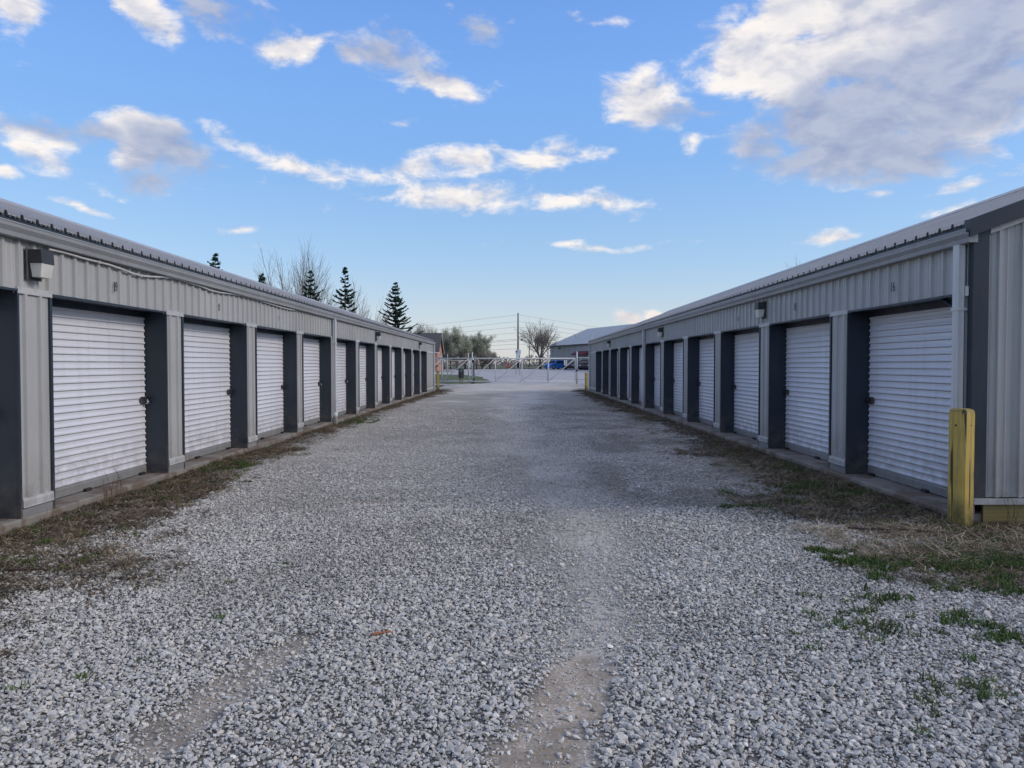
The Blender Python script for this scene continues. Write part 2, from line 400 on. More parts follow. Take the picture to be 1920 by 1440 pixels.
# lawn patch behind the gate with ragged edge
m, t, b = newmat('lawn_green')
c = ramp(t, [(.3, (.05,.085,.03)), (.7, (.10,.13,.055))], noise(t, 1.2, 6, .7)); c = mixc(t, ramp(t, [(.5,(0,0,0)),(.8,(.7,)*3)], noise(t, .6, 5, .7)), c, (.17,.15,.09))
t.links.new(c, b.inputs['Base Color']); b.inputs['Roughness'].default_value = .95; bump(t, b, noise(t, 40, 4, .7), .7, .05); M['lawn'] = m
def lawn(name, outline, dz):
    mb = MB(); n = len(outline); cx = sum(p[0] for p in outline)/n; cy = sum(p[1] for p in outline)/n
    pts = []
    for k in range(n):
        a = outline[k]; c2 = outline[(k+1) % n]
        for q in range(10):
            f = q/10; x = a[0]+(c2[0]-a[0])*f; y = a[1]+(c2[1]-a[1])*f
            pts.append((x + (float(vnoise(x*.9, y*.35, 4))-.5)*1.1, y + (float(vnoise(x*.8, y*.3, 8))-.5)*4))
    for k in range(len(pts)):
        a = pts[k]; c2 = pts[(k+1) % len(pts)]
        for s0, s1 in ((0,.34),(.34,.67),(.67,1)):
            q = [(cx+(p[0]-cx)*s, cy+(p[1]-cy)*s) for p, s in ((a,s0),(a,s1),(c2,s1),(c2,s0))]
            q = [(x, y, tz(y)+dz+.05*(1-0)*0) for x, y in q]
            if s0 == 0: mb.tri(q[0], q[1], q[2])
            else: mb.quad(*q)
    return tag(mb.build(name, M['lawn'], smooth=True), kind='structure')
lawn('lawn', [(-16, 62.5), (-2.3, 63.0), (-2.2, 72), (-5, 90), (-16, 94)], .0)
lawn('lawn', [(6.6, 61.0), (30, 61), (30, 70), (7.2, 69)], .0)
lawn('lawn', [(-90, 133), (3.5, 131), (4, 160), (-90, 170)], .03)

# drive surface
m, t, b = newmat('drive_gravel')
g = t.nodes.new('ShaderNodeNewGeometry'); pos = g.outputs['Position']
at = t.nodes.new('ShaderNodeAttribute'); at.attribute_name = 'zones'
zs = t.nodes.new('ShaderNodeSeparateColor'); t.links.new(at.outputs['Color'], zs.inputs[0])
def voro(scale, feat='F1'):
    v = t.nodes.new('ShaderNodeTexVoronoi'); v.inputs['Scale'].default_value = scale; v.feature = feat; t.links.new(pos, v.inputs['Vector']); return v
v1 = voro(46); v2 = voro(100)
sc1 = t.nodes.new('ShaderNodeSeparateColor'); t.links.new(v1.outputs['Color'], sc1.inputs[0])
sc2 = t.nodes.new('ShaderNodeSeparateColor'); t.links.new(v2.outputs['Color'], sc2.inputs[0])
stone = ramp(t, [(0, (.32,.31,.283)), (.35, (.51,.495,.452)), (.75, (.62,.602,.555)), (1, (.78,.76,.71))], sc1.outputs[0])
stone = mixc(t, ramp(t, [(.28, (0,0,0)), (.55, (.85,)*3)], mth(t, 'MULTIPLY', v1.outputs['Distance'], 1.0)), stone, (.15,.147,.142))
fine = ramp(t, [(0, (.36,.345,.312)), (.5, (.53,.51,.46)), (1, (.66,.635,.58))], sc2.outputs[0])
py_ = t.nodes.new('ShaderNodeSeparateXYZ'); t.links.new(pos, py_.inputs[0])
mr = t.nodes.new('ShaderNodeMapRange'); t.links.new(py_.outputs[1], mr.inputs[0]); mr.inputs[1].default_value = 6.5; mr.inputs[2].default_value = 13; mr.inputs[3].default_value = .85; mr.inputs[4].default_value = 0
stone = mixc(t, mr.outputs[0], stone, ramp(t, [(.3, (.085,.08,.072)), (.7, (.17,.163,.15))], noise(t, 60, 4, .7, vec=pos)))  # near ground darkened between the stones, crevice shade put into the colour
big = ramp(t, [(.3, (.78,)*3), (.7, (1.12,)*3)], noise(t, .45, 5, .6, vec=pos))
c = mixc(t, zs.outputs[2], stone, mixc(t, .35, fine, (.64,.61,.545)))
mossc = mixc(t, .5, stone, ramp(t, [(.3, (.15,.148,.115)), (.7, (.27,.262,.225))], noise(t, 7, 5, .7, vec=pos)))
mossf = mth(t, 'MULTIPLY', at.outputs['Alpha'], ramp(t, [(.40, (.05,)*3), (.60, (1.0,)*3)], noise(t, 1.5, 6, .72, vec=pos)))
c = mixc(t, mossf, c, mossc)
dirtc = ramp(t, [(.25, (.29,.235,.175)), (.55, (.39,.33,.26)), (.8, (.50,.445,.365))], noise(t, 7, 6, .65, vec=pos))
dirtc = mixc(t, ramp(t, [(.6,(0,0,0)),(.72,(.8,)*3)], sc2.outputs[1]), dirtc, fine)
dirtc = mixc(t, ramp(t, [(.42,(0,0,0)),(.62,(.75,)*3)], noise(t, 2.6, 4, .6, vec=pos)), dirtc, (.21,.175,.135))
c = mixc(t, zs.outputs[1], c, dirtc)
litc = ramp(t, [(.2, (.030,.024,.018)), (.5, (.085,.068,.048)), (.8, (.17,.14,.10))], noise(t, 26, 6, .75, vec=pos))
c = mixc(t, zs.outputs[0], c, litc)
c = mixc(t, 1.0, c, big, 'MULTIPLY')
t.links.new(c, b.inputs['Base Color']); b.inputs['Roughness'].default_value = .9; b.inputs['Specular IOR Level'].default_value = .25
hb = mth(t, 'MULTIPLY', mth(t, 'SUBTRACT', mth(t, 'MULTIPLY', sc1.outputs[1], .5), v1.outputs['Distance']), mth(t, 'SUBTRACT', 1.0, mth(t, 'MULTIPLY', zs.outputs[1], .9)))
bump(t, b, hb, .45, .012); M['drive'] = m
xs = np.concatenate([np.arange(-5.2, 5.2, .07), np.arange(5.25, 10.1, .25)])
yl = [1.0]
while yl[-1] < 62: yl.append(yl[-1] + max(.05, .006*yl[-1]))
ys = np.array(yl)
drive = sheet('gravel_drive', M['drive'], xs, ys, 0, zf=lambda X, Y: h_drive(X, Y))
X, Y = np.meshgrid(xs, ys); X = X.ravel(); Y = Y.ravel()
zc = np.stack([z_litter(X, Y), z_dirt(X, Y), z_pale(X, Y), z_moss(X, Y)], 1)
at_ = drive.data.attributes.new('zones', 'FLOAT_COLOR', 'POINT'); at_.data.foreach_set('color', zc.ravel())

# ------------------------------------------------------------------ scattering (real pieces on points)
def lib(name, meshes):
    c = bpy.data.collections.new(name)
    for k, me in enumerate(meshes):
        o = bpy.data.objects.new('%s_%02d' % (name, k), me); c.objects.link(o)
    return c
def scatter(name, coll, nvar, pts, rot, scl, label=None, cat=None, soil=None):
    n = len(pts)
    if soil is None: soil = np.zeros(n)
    me = bpy.data.meshes.new(name); me.vertices.add(n); me.vertices.foreach_set('co', np.asarray(pts, np.float32).ravel())
    for nm, tp, arr, key in (('rot', 'FLOAT_VECTOR', rot, 'vector'), ('scl', 'FLOAT_VECTOR', scl, 'vector'), ('soil', 'FLOAT', soil, 'value'), ('idx', 'INT', rng.integers(0, nvar, n), 'value')):
        a = me.attributes.new(nm, tp, 'POINT'); a.data.foreach_set(key, np.asarray(arr, np.int32 if tp == 'INT' else np.float32).ravel())
    o = bpy.data.objects.new(name, me); COL.objects.link(o); tag(o, label, cat, kind='stuff')
    ng = bpy.data.node_groups.new(name + '_nodes', 'GeometryNodeTree')
    ng.interface.new_socket('Geometry', in_out='INPUT', socket_type='NodeSocketGeometry')
    ng.interface.new_socket('Geometry', in_out='OUTPUT', socket_type='NodeSocketGeometry')
    gi = ng.nodes.new('NodeGroupInput'); go = ng.nodes.new('NodeGroupOutput')
    iop = ng.nodes.new('GeometryNodeInstanceOnPoints'); ci = ng.nodes.new('GeometryNodeCollectionInfo')
    ci.inputs['Collection'].default_value = coll; ci.inputs['Separate Children'].default_value = True; ci.inputs['Reset Children'].default_value = True
    def na(nm, tp):
        q = ng.nodes.new('GeometryNodeInputNamedAttribute'); q.data_type = tp; q.inputs['Name'].default_value = nm; return q.outputs['Attribute']
    ng.links.new(gi.outputs[0], iop.inputs['Points']); ng.links.new(ci.outputs[0], iop.inputs['Instance'])
    iop.inputs['Pick Instance'].default_value = True
    ng.links.new(na('idx', 'INT'), iop.inputs['Instance Index']); ng.links.new(na('scl', 'FLOAT_VECTOR'), iop.inputs['Scale'])
    e2r = ng.nodes.new('FunctionNodeEulerToRotation'); ng.links.new(na('rot', 'FLOAT_VECTOR'), e2r.inputs[0]); ng.links.new(e2r.outputs[0], iop.inputs['Rotation'])
    ng.links.new(iop.outputs[0], go.inputs[0])
    md = o.modifiers.new('scatter', 'NODES'); md.node_group = ng
    return o
def rnd_mat(name, stops, rough=.85, bm=0):
    m, t, b = newmat(name)
    oi = t.nodes.new('ShaderNodeObjectInfo')
    c = ramp(t, stops, oi.outputs['Random'])
    c = mixc(t, .5, c, ramp(t, [(.3, (.7,)*3), (.7, (1.2,)*3)], noise(t, 120, 3, .6)), 'MULTIPLY')
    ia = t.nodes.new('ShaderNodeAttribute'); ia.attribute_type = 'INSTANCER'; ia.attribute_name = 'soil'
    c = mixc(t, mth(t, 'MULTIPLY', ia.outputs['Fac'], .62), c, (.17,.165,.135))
    t.links.new(c, b.inputs['Base Color']); b.inputs['Roughness'].default_value = rough; b.inputs['Specular IOR Level'].default_value = .3
    if bm: bump(t, b, noise(t, 200, 3), bm, .003)
    return m
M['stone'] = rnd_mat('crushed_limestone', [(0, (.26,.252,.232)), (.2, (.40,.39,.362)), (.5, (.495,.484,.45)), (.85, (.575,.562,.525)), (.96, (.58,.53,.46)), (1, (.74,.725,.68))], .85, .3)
rocks = []
for k in range(10):
    bm = bmesh.new(); rr = random.Random(50+k)
    for q in range(15):
        d = Vector((rr.gauss(0,1), rr.gauss(0,1), rr.gauss(0,1))).normalized()
        d *= rr.uniform(.82, 1.05)
        bm.verts.new((d.x*.5*rr.uniform(.95,1.05), d.y*.5*(.62+.3*(k % 4)/3), d.z*.5*(.5+.2*(k % 3)/2)))
    bmesh.ops.convex_hull(bm, input=bm.verts)
    bmesh.ops.delete(bm, geom=[v for v in bm.verts if not v.link_faces], context='VERTS')
    me = bpy.data.meshes.new('stone'); bm.to_mesh(me); bm.free(); me.materials.append(M['stone']); rocks.append(me)
ROCKS = lib('stone_kinds', rocks)
def cand(n, x0, x1, y0, y1):
    return rng.uniform(x0, x1, n), rng.uniform(y0, y1, n)
allp = []; alls = []
for (y0, y1, dens_, smul) in ((1.6, 4.2, 5600, 1.0), (4.2, 6.5, 5000, 1.0), (6.5, 10, 3900, 1.03), (10, 15, 2700, 1.10), (15, 21, 1700, 1.25), (21, 32, 800, 1.5)):
    xm = min(5.0, .80*y1 + .8); x0 = max(-WL+.02, -xm); x1 = min(5.6 if y1 < 7.4 else WR-.05, xm)
    n = int((x1-x0)*(y1-y0)*dens_); x, y = cand(n, x0, x1, y0, y1)
    dl = z_litter(x, y); dd = z_dirt(x, y); dp = z_pale(x, y); dm = z_moss(x, y)
    p = (1-.72*dl)*(1-.90*dd)*(1-.42*dp)*(1-.30*dm)
    if y0 >= 21: p = p*(1 - sm(21, 32, y))
    keep = rng.uniform(0, 1, n) < p
    keep &= ~((x > WR-.12) & (y > 7.25))
    x = x[keep]; y = y[keep]
    s = np.exp(rng.normal(0, .42, len(x))) * .0178 * smul
    s *= (1 - .35*z_pale(x, y)) * (.8 + .45*fbm(x*.9, y*.9, 91, 3)) * (1-.12*z_litter(x, y))
    s = np.clip(s, .006, .052)
    z = h_drive(x, y) + s*.12 + rng.uniform(0, .010, len(x))*(1-z_dirt(x, y))*(1-.7*sm(6.5, 12, y))
    allp.append(np.stack([x, y, z], 1)); alls.append(s)
x, y = cand(42000, -2.6, 1.2, 2.2, 9); kp = rng.uniform(0, 1, len(x)) < z_dirt(x, y)*.8; x = x[kp]; y = y[kp]
s = np.clip(np.exp(rng.normal(0, .45, len(x)))*.0075, .003, .022); allp.append(np.stack([x, y, h_drive(x, y)+s*.15], 1)); alls.append(s)
pts = np.concatenate(allp); s = np.concatenate(alls); n = len(s)
pack = sm(6.5, 12, pts[:,1])                # stones flattened farther off, shaped so their lit tops brighten the drive
tl = .35 - .22*pack
rot = np.stack([rng.normal(0, 1, n)*tl, rng.normal(0, 1, n)*tl, rng.uniform(0, 6.28, n)], 1)
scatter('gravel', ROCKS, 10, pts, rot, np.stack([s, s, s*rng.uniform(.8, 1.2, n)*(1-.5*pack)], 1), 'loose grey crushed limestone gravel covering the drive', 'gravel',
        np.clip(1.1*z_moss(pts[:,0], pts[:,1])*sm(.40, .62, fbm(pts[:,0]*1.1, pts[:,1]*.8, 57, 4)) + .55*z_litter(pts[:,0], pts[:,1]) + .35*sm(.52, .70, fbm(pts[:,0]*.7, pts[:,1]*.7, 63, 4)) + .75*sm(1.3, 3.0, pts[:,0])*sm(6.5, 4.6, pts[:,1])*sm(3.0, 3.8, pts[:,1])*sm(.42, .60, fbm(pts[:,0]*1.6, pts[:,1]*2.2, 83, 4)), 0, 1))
print('stones', n)

# ------------------------------------------------------------------ storage buildings
Z_SLAB, Z_HEAD, Z_WTOP = .10, 2.305, 2.89
RIB = .2286
def rib_pts(s0, s1, phase=0.0):
    """ribbed sheet section from s0 to s1: (s, outward)"""
    pts = [(s0, 0.0)]
    k0 = int(math.floor((s0-phase)/RIB)) - 1
    for k in range(k0, k0 + int((s1-s0)/RIB) + 4):
        c = phase + k*RIB
        for ds, o in ((-.030,0),(-.017,.027),(.017,.027),(.030,0),(.066,0),(.077,.007),(.088,0),(.140,0),(.151,.007),(.162,0)):
            q = c + ds
            if s0 + 1e-4 < q < s1 - 1e-4: pts.append((q, o))
    pts.append((s1, 0.0)); pts.sort()
    return pts
# one door slat, shared by every door: flat run above, rolled rib below
PITCH, NSL = .0820, 25
DW = 2.52
def slat_mesh():
    mb = MB()
    prof = [(0, PITCH), (.0015, PITCH*.75), (.0015, PITCH*.48), (.006, PITCH*.43), (.013, PITCH*.34), (.016, PITCH*.22), (.0155, PITCH*.12), (.011, PITCH*.055), (.0, PITCH*.035), (-.004, 0)]
    mb.loft([[(-p, 0, z) for p, z in prof], [(-p, DW - .03, z) for p, z in prof]], cap=False, closed=False)
    me = bpy.data.meshes.new('slat'); me.from_pydata(mb.v, [], mb.f); me.materials.append(M['door'])
    me.polygons.foreach_set('use_smooth', [True]*len(me.polygons)); return me
SLAT = slat_mesh()
def text_mesh(body, size, mat, name, depth=.002, cut=None):
    cu = bpy.data.curves.new('t', 'FONT'); cu.body = body; cu.size = size; cu.extrude = depth; cu.align_x = 'CENTER'
    cu.resolution_u = 4
    to = bpy.data.objects.new('t', cu); COL.objects.link(to)
    dg = bpy.context.evaluated_depsgraph_get(); me = bpy.data.meshes.new_from_object(to.evaluated_get(dg)); me.name = name
    bpy.data.objects.remove(to); bpy.data.curves.remove(cu)
    if cut:
        bm = bmesh.new(); bm.from_mesh(me)
        for co, no in cut:
            bmesh.ops.bisect_plane(bm, geom=bm.verts[:]+bm.edges[:]+bm.faces[:], plane_co=co, plane_no=no, clear_inner=True)
        bm.to_mesh(me); bm.free()
    me.materials.clear(); me.materials.append(mat)
    return me

def storage(side, W_, y0, y1, jambs, pillar_w, slope, slab_front, spouts, label, numbers, half=4.57):
    fx = lambda p: side*p
    root = thing('storage_building', (side*W_, y0, 0), label, 'storage building')
    L = y1 - y0
    J = [j - y0 for j in jambs]
    opens = [(j - DW, j) for j in J]
    # slab
    mb = MB(); rr = random.Random(3)
    ny = 60
    rings = []
    for k in range(ny+1):
        y = L*k/ny; e = rr.uniform(-.008, .008)
        rings.append([(fx(slab_front+e), y, -.15), (fx(slab_front+e), y, Z_SLAB-.015), (fx(slab_front+e+.015), y, Z_SLAB), (fx(.8), y, Z_SLAB), (fx(.8), y, -.15)])
    mb.loft(rings); mb.build('slab', M['concrete'], root)
    # header siding in 3 ft sheets
    s = 0; step = RIB*4
    while s < L - .02:
        e = min(s + step, L); mb = MB(); pr = rib_pts(s, e, .06)
        mb.loft([[(fx(-o), q, Z_HEAD) for q, o in pr], [(fx(-o), q, Z_WTOP) for q, o in pr]], closed=False)
        mb.build('wall_panel', M['wall'], root); s = e
    # pillars between the openings
    edges = [(0, opens[0][0])] + [(opens[i][1], opens[i+1][0]) for i in range(len(opens)-1)] + [(opens[-1][1], L)]
    for i, (a, c) in enumerate(edges):
        mb = MB()                        # dark jamb plates and their front returns
        for q, sgn in ((a, 1), (c, -1)):
            if (i == 0 and sgn == 1) or (i == len(edges)-1 and sgn == -1): continue
            lo, hi = (q, q+.012) if sgn == 1 else (q-.012, q)
            mb.box(fx(.004), fx(.30), lo, hi, Z_SLAB-.02, Z_HEAD-.012)
            lo, hi = (q-.004, q+.022) if sgn == 1 else (q-.034, q+.004)
            mb.box(fx(-.022), fx(.004), lo, hi, Z_SLAB-.07, Z_HEAD-.012)
        pil = mb.build('pillar', M['slate'], root)
        lo = a + (.022 if i else 0); hi = c - (.034 if i < len(edges)-1 else 0)
        s = lo
        while s < hi - .02:
            e = min(s + step, hi); mb = MB(); pr = rib_pts(s, e, a + .12)
            mb.loft([[(fx(-o), q, .235) for q, o in pr], [(fx(-o), q, Z_HEAD-.035) for q, o in pr]], closed=False)
            mb.build('siding_panel', M['wall'], pil); s = e
        mb = MB(); mb.box(fx(-.026), fx(.02), a-.004, c+.002, Z_HEAD-.04, Z_HEAD+.022); mb.build('cap_trim', M['trim'], pil)
        mb = MB()
        pf = [(-.026,.288),(-.034,.262),(-.034,.205),(-.040,.198),(.0,.198),(.0,.288)]
        mb.extr(pf, (fx, lo, hi)); mb.build('base_trim', M['trim'], pil)
        mb = MB(); mb.box(fx(-.018), fx(.03), lo-.01, hi+.008, -.03, .196); mb.build('skirt_board', M['oldwood'], pil)
    # doors
    for i, (a, c) in enumerate(opens):
        mb = MB()                        # dark soffit, drip edge and head plate of the opening
        mb.box(fx(.0), fx(.30), a+.001, c-.001, Z_HEAD-.010, Z_HEAD-.002)
        mb.box(fx(-.026), fx(-.002), a, c, Z_HEAD-.024, Z_HEAD-.001)
        mb.box(fx(.262), fx(.30), a+.013, c-.013, Z_HEAD-.085, Z_HEAD-.010)
        mb.box(fx(.285), fx(.30), a+.012, a+.045, Z_SLAB, Z_HEAD-.085); mb.box(fx(.285), fx(.30), c-.045, c-.012, Z_SLAB, Z_HEAD-.085)
        mb.box(fx(.305), fx(.32), a+.012, c-.012, Z_SLAB, Z_HEAD-.01)
        d = mb.build('door', M['slate'], root)
        zb = Z_SLAB + .012
        mb = MB()
        pf = [(.268,zb),(.268,zb+.085),(.279,zb+.105),(.290,zb+.105),(.290,zb)]
        mb.extr(pf, (fx, a+.016, c-.016)); mb.build('bottom_bar', M['bar'], d)
        for k in range(NSL):
            z = zb + .105 + k*PITCH
            if z > Z_HEAD - .075: break
            o = inst(SLAT, 'slat', d, (fx(.281), a+.015, z), scale=(side, 1, 1))
        for q in (.42, .93):              # feet on the bottom bar
            yy = a + DW*q; mb = MB(); mb.cbox(fx(.225), fx(.268), yy-.06, yy+.06, Z_SLAB+.003, Z_SLAB+.035, .006); mb.build('lift_handle', M['black'], d)
        zl = Z_SLAB + 1.0; yy = c - .10   # latch near the far edge
        mb = MB(); mb.cbox(fx(.238), fx(.268), yy-.075, yy+.07, zl-.045, zl+.05, .008); mb.box(fx(.225), fx(.238), yy-.02, yy+.075, zl-.012, zl+.016)
        mb.build('latch', M['latch'], d)
    # gutter and roof
    zg = 2.775
    pf = [(-.003,zg+.125),(-.003,zg),(-.085,zg),(-.092,zg+.006),(-.100,zg+.045),(-.128,zg+.085),(-.132,zg+.118),(-.138,zg+.120),(-.138,zg+.132),(-.126,zg+.132),(-.122,zg+.100),(-.03,zg+.095)]
    mb = MB(); mb.extr(pf, (fx, -.05, L+.05)); gut = mb.build('gutter', M['gutter'], root)
    for k in range(1, int(L/6.1)+1):
        mb = MB(); o = .004; q = 6.1*k - 1.3
        mb.extr([(p-.003 if p < -.01 else p, z-.003 if z < zg+.01 else z+.002) for p, z in pf], (fx, q, q+.045)); mb.build('gutter_joint', M['gutter'], gut)
    mb = MB(); mb.box(fx(.0), fx(.03), 0, L, 2.891, 2.93); mb.build('eave_shadow_board', M['black'], root)  # black board stands in for the shadow gap under the roof edge
    zr = 2.970; pe = -.075
    zat = lambda p: zr + slope*(p - pe)
    mb = MB(); mb.box(fx(-.060), fx(-.045), 0, L, 2.90, zr-.004); mb.build('eave_shade_strip', M['slate'], root)  # dark strip added to paint the shade between gutter and roof sheet
    s = -.06; e_ = L + .06
    while s < e_ - .02:
        e = min(s + step, e_); pr = rib_pts(s, e, .03)
        for far in (0, 1):
            mb = MB()
            pq = (lambda p: p) if not far else (lambda p: 2*half - p)
            mb.loft([[(fx(pq(pe)), q, zat(pe)+o*1.35) for q, o in pr], [(fx(pq(half)), q, zat(half)+o*1.35) for q, o in pr]], closed=False)
            mb.loft([[(fx(pq(pe)), q, zat(pe)+o*1.35-.014) for q, o in pr], [(fx(pq(pe+.25)), q, zat(pe+.25)+o*1.35-.014) for q, o in pr]], closed=False)
            mb.build('roof_panel', M['roof'], root)
        s = e
    mb = MB(); q = zat(half)
    cw = .30
    mb.loft([[(fx(half-cw), y, q+.020-cw*slope), (fx(half-cw-.002), y, q+.052-cw*slope), (fx(half-.06), y, q+.070-.06*slope), (fx(half), y, q+.085), (fx(half+.06), y, q+.070-.06*slope), (fx(half+cw), y, q+.052-cw*slope), (fx(half+cw), y, q+.020-cw*slope)] for y in np.linspace(-.08, L+.08, 13)], closed=False)
    mb.build('ridge_cap', M['roof'], root)
    # closed back wall, and ribbed gable walls
    mb = MB(); mb.box(fx(2*half-.02), fx(2*half), .0, L, .1, 2.9); mb.build('back_wall', M['wall'], root)
    for gy, sg in ((0, -1), (L, 1)):
        s = .125; ge = 2*half - .02
        while s < ge - .02:
            e = min(s + step, ge); pr = rib_pts(s, e, .24); mb = MB()
            if s < half < e and not any(abs(q-half) < 1e-3 for q, _ in pr):
                pr = sorted(pr + [(half, 0)])
            top = lambda p: zat(p if p < half else 2*half-p) - .12
            mb.loft([[(fx(q), gy+sg*o, .27) for q, o in pr], [(fx(q), gy+sg*o, top(q)) for q, o in pr]], closed=False)
            mb.build('gable_panel', M['wall'], root); s = e
        mb = MB(); mb.box(fx(-.028), fx(.125), gy-.026 if sg < 0 else gy-.06, gy+.06 if sg < 0 else gy+.026, .20, 2.90); mb.build('corner_trim', M['slate'], root)
        for far in (0, 1):
            pq = (lambda p: p) if not far else (lambda p: 2*half - p)
            mb = MB(); ya, yb = (gy-.075, gy+.03) if sg < 0 else (gy-.03, gy+.075)
            mb.loft([[(fx(pq(p)), ya, zat(p)-.135), (fx(pq(p)), yb, zat(p)-.135), (fx(pq(p)), yb, zat(p)+.026), (fx(pq(p)), ya, zat(p)+.034)] for p in (pe-.02, half)])
            mb.build('rake_trim', M['slate'], root)
            mb = MB(); ya, yb = (gy-.035, gy-.02) if sg < 0 else (gy+.02, gy+.035)
            mb.loft([[(fx(pq(p)), ya, zat(p)-.185), (fx(pq(p)), yb, zat(p)-.185), (fx(pq(p)), yb, zat(p)-.136), (fx(pq(p)), ya, zat(p)-.136)] for p in (.13, half)])
            mb.build('soffit_trim', M['trim'], root)
        mb = MB(); o = -.05 if sg < 0 else .02
        mb.box(fx(-.0), fx(2*half), gy+o, gy+o+.03, .205, .262); mb.build('base_trim', M['trim'], root)
        mb = MB(); o = -.034 if sg < 0 else .004
        mb.box(fx(.10), fx(2*half), gy+o, gy+o+.03, -.05, .203); mb.build('skirt_board', M['mosswood'], root)
    for (yy, kind) in spouts:
        yy -= y0
        mb = MB(); x0, x1 = -.042, -.118; zb = .30 if kind else .14
        ring = []
        n = 6                                # corrugated rectangular pipe
        def sec(z, ox=0, oy=0):
            pts_ = []
            hw, hd = .052, (x0-x1)/2; cx = (x0+x1)/2 + ox
            for (ax, ay, bx_, by) in ((-hd,-hw,hd,-hw),(hd,-hw,hd,hw),(hd,hw,-hd,hw),(-hd,hw,-hd,-hw)):
                for q in range(4):
                    f = (q+.5)/4; k_ = .93 if q in (1, 2) else 1.0
                    pts_.append((fx(cx + (ax+(bx_-ax)*f)*k_), yy + oy + (ay+(by-ay)*f)*k_, z))
            return pts_
        mb.loft([sec(zb), sec(1.2), sec(2.2), sec(zg-.002)])
        sp = mb.build('downspout', M['spout'], root)
        for zz in (.62, 2.12):
            mb = MB(); mb.box(fx(-.124), fx(-.004), yy-.058, yy+.058, zz, zz+.03); mb.build('strap', M['spout'], sp)
        mb = MB()
        if kind: mb.tube([(fx(-.08), yy, -.03), (fx(-.08), yy, .22), (fx(-.08), yy, .225), (fx(-.08), yy, .33)], [.062, .062, .07, .07], 14); mb.build('pipe_collar', M['pvc'], sp, True)
        else: mb.loft([sec(.02, -.02, 0), sec(.08, -.012, 0), sec(.145)]); mb.build('elbow', M['spout'], sp)
    # numbers over the doors
    for i, (body, cut, du) in numbers.items():
        a, c = opens[i]
        me = text_mesh(body, .165, M['number'], 'unit_number', .0015, cut)
        o = bpy.data.objects.new('unit_number', me); COL.objects.link(o); o.parent = root
        o.location = (fx(-.0295), (a+c)/2 + du, Z_HEAD + .145)
        o.rotation_euler = (math.pi/2, 0, math.pi/2 if side < 0 else -math.pi/2); o.scale = (.62, 1, 1)
    return root, opens, zat
Lp = 3.0490
JL = [7.127 + Lp*k for k in range(12)]
JR = [10.11 + 3.08*k for k in range(11)]
cR = lambda x: ((x, 0, 0), (1, 0, 0)); cL = lambda x: ((x, 0, 0), (-1, 0, 0)); cU = lambda y: ((0, y, 0), (0, 1, 0)); cD = lambda y: ((0, y, 0), (0, -1, 0))
rootL, opL, zL = storage(-1, WL, 3.9, 44.1, JL, .53, .335, -.03, [(19.50, 1), (43.98, 0)],
    'long grey steel storage row on the left with white roll-up doors and a sagging conduit',
    {1: ('29', [cR(-.055)], -.05), 2: ('28', [cR(-.02)], .0), 3: ('27', [cR(.03), cU(.02)], 0), 4: ('26', [cR(.06), cU(.04)], 0)})
rootR, opR, zR = storage(1, WR, 7.37, 44.1, JR, .56, .368, -.11, [(7.50, 0), (25.62, 0), (43.98, 0)],
    'long grey steel storage row on the right of white roll-up doors, gable end showing',
    {0: ('16', [cU(.0)], .05), 1: ('15', [cU(.0)], .05), 2: ('14', [cR(.01), cD(.10)], 0), 3: ('13', [cR(.05)], 0)})
# stay bracket in the near top corner of door 16
mb = MB(); mb.tube([(.06, 7.62-7.37, 2.10), (.10, 8.05-7.37, 2.285)], .03, 4); mb.build('stay_bracket', M['slate'], rootR)
mb = MB(); mb.cbox(-.05, -.03, .035, .075, 2.26, 2.36, .004); mb.build('contact_block', M['lamp_lens'], rootR)

# padlocks on the latches
def padlock(x, y, z, label):
    t_ = thing('padlock', (x, y, z), label, 'padlock', 'padlocks on door latches')
    mb = MB(); mb.tube([(-.014, 0, -.03), (-.010, 0, -.03), (.010, 0, -.03), (.014, 0, -.03)], [.020, .026, .026, .020], 14); mb.build('body', M['steel'], t_, True)
    mb = MB(); mb.tube([(0, math.cos(a)*.016, -.012+math.sin(a)*.024) for a in np.linspace(0, math.pi, 9)], .0045, 6); mb.build('shackle', M['steel'], t_, True)
for k, nm in ((1, 'the nearest closed door on the left, under the number 29'), (4, 'the left door just before the tall white downspout'), (5, 'the left door just past the tall white downspout')):
    padlock(-WL-.215, JL[k]-.06, Z_SLAB+1.0, 'bright steel padlock on ' + nm)
# wall packs
def wall_pack(side, W_, y, z, label):
    t_ = thing('wall_light', (side*W_, y, z), label, 'wall light', 'wall lights under the eaves', 0)
    f = lambda p: side*p
    mb = MB(); mb.box(f(-.036), f(-.026), -.115, .115, -.29, .02); mb.build('back_plate', M['smut'], t_)
    mb = MB(); mb.loft([[(f(-.033), -.10, -.13), (f(-.175), -.10, -.13), (f(-.175), .10, -.13), (f(-.033), .10, -.13)],
                        [(f(-.033), -.10, .0), (f(-.165), -.10, .0), (f(-.165), .10, .0), (f(-.033), .10, .0)]]); mb.build('housing', M['lamp_dark'], t_)
    mb = MB(); mb.loft([[(f(-.07), -.085, -.265), (f(-.150), -.085, -.265), (f(-.150), .085, -.265), (f(-.07), .085, -.265)],
                        [(f(-.055), -.094, -.132), (f(-.170), -.094, -.132), (f(-.170), .094, -.132), (f(-.055), .094, -.132)]]); mb.build('lens', M['lamp_lens'], t_)
    mb = MB(); mb.box(f(-.034), f(-.055), -.09, .09, -.27, -.132); mb.build('bracket', M['lamp_dark'], t_)
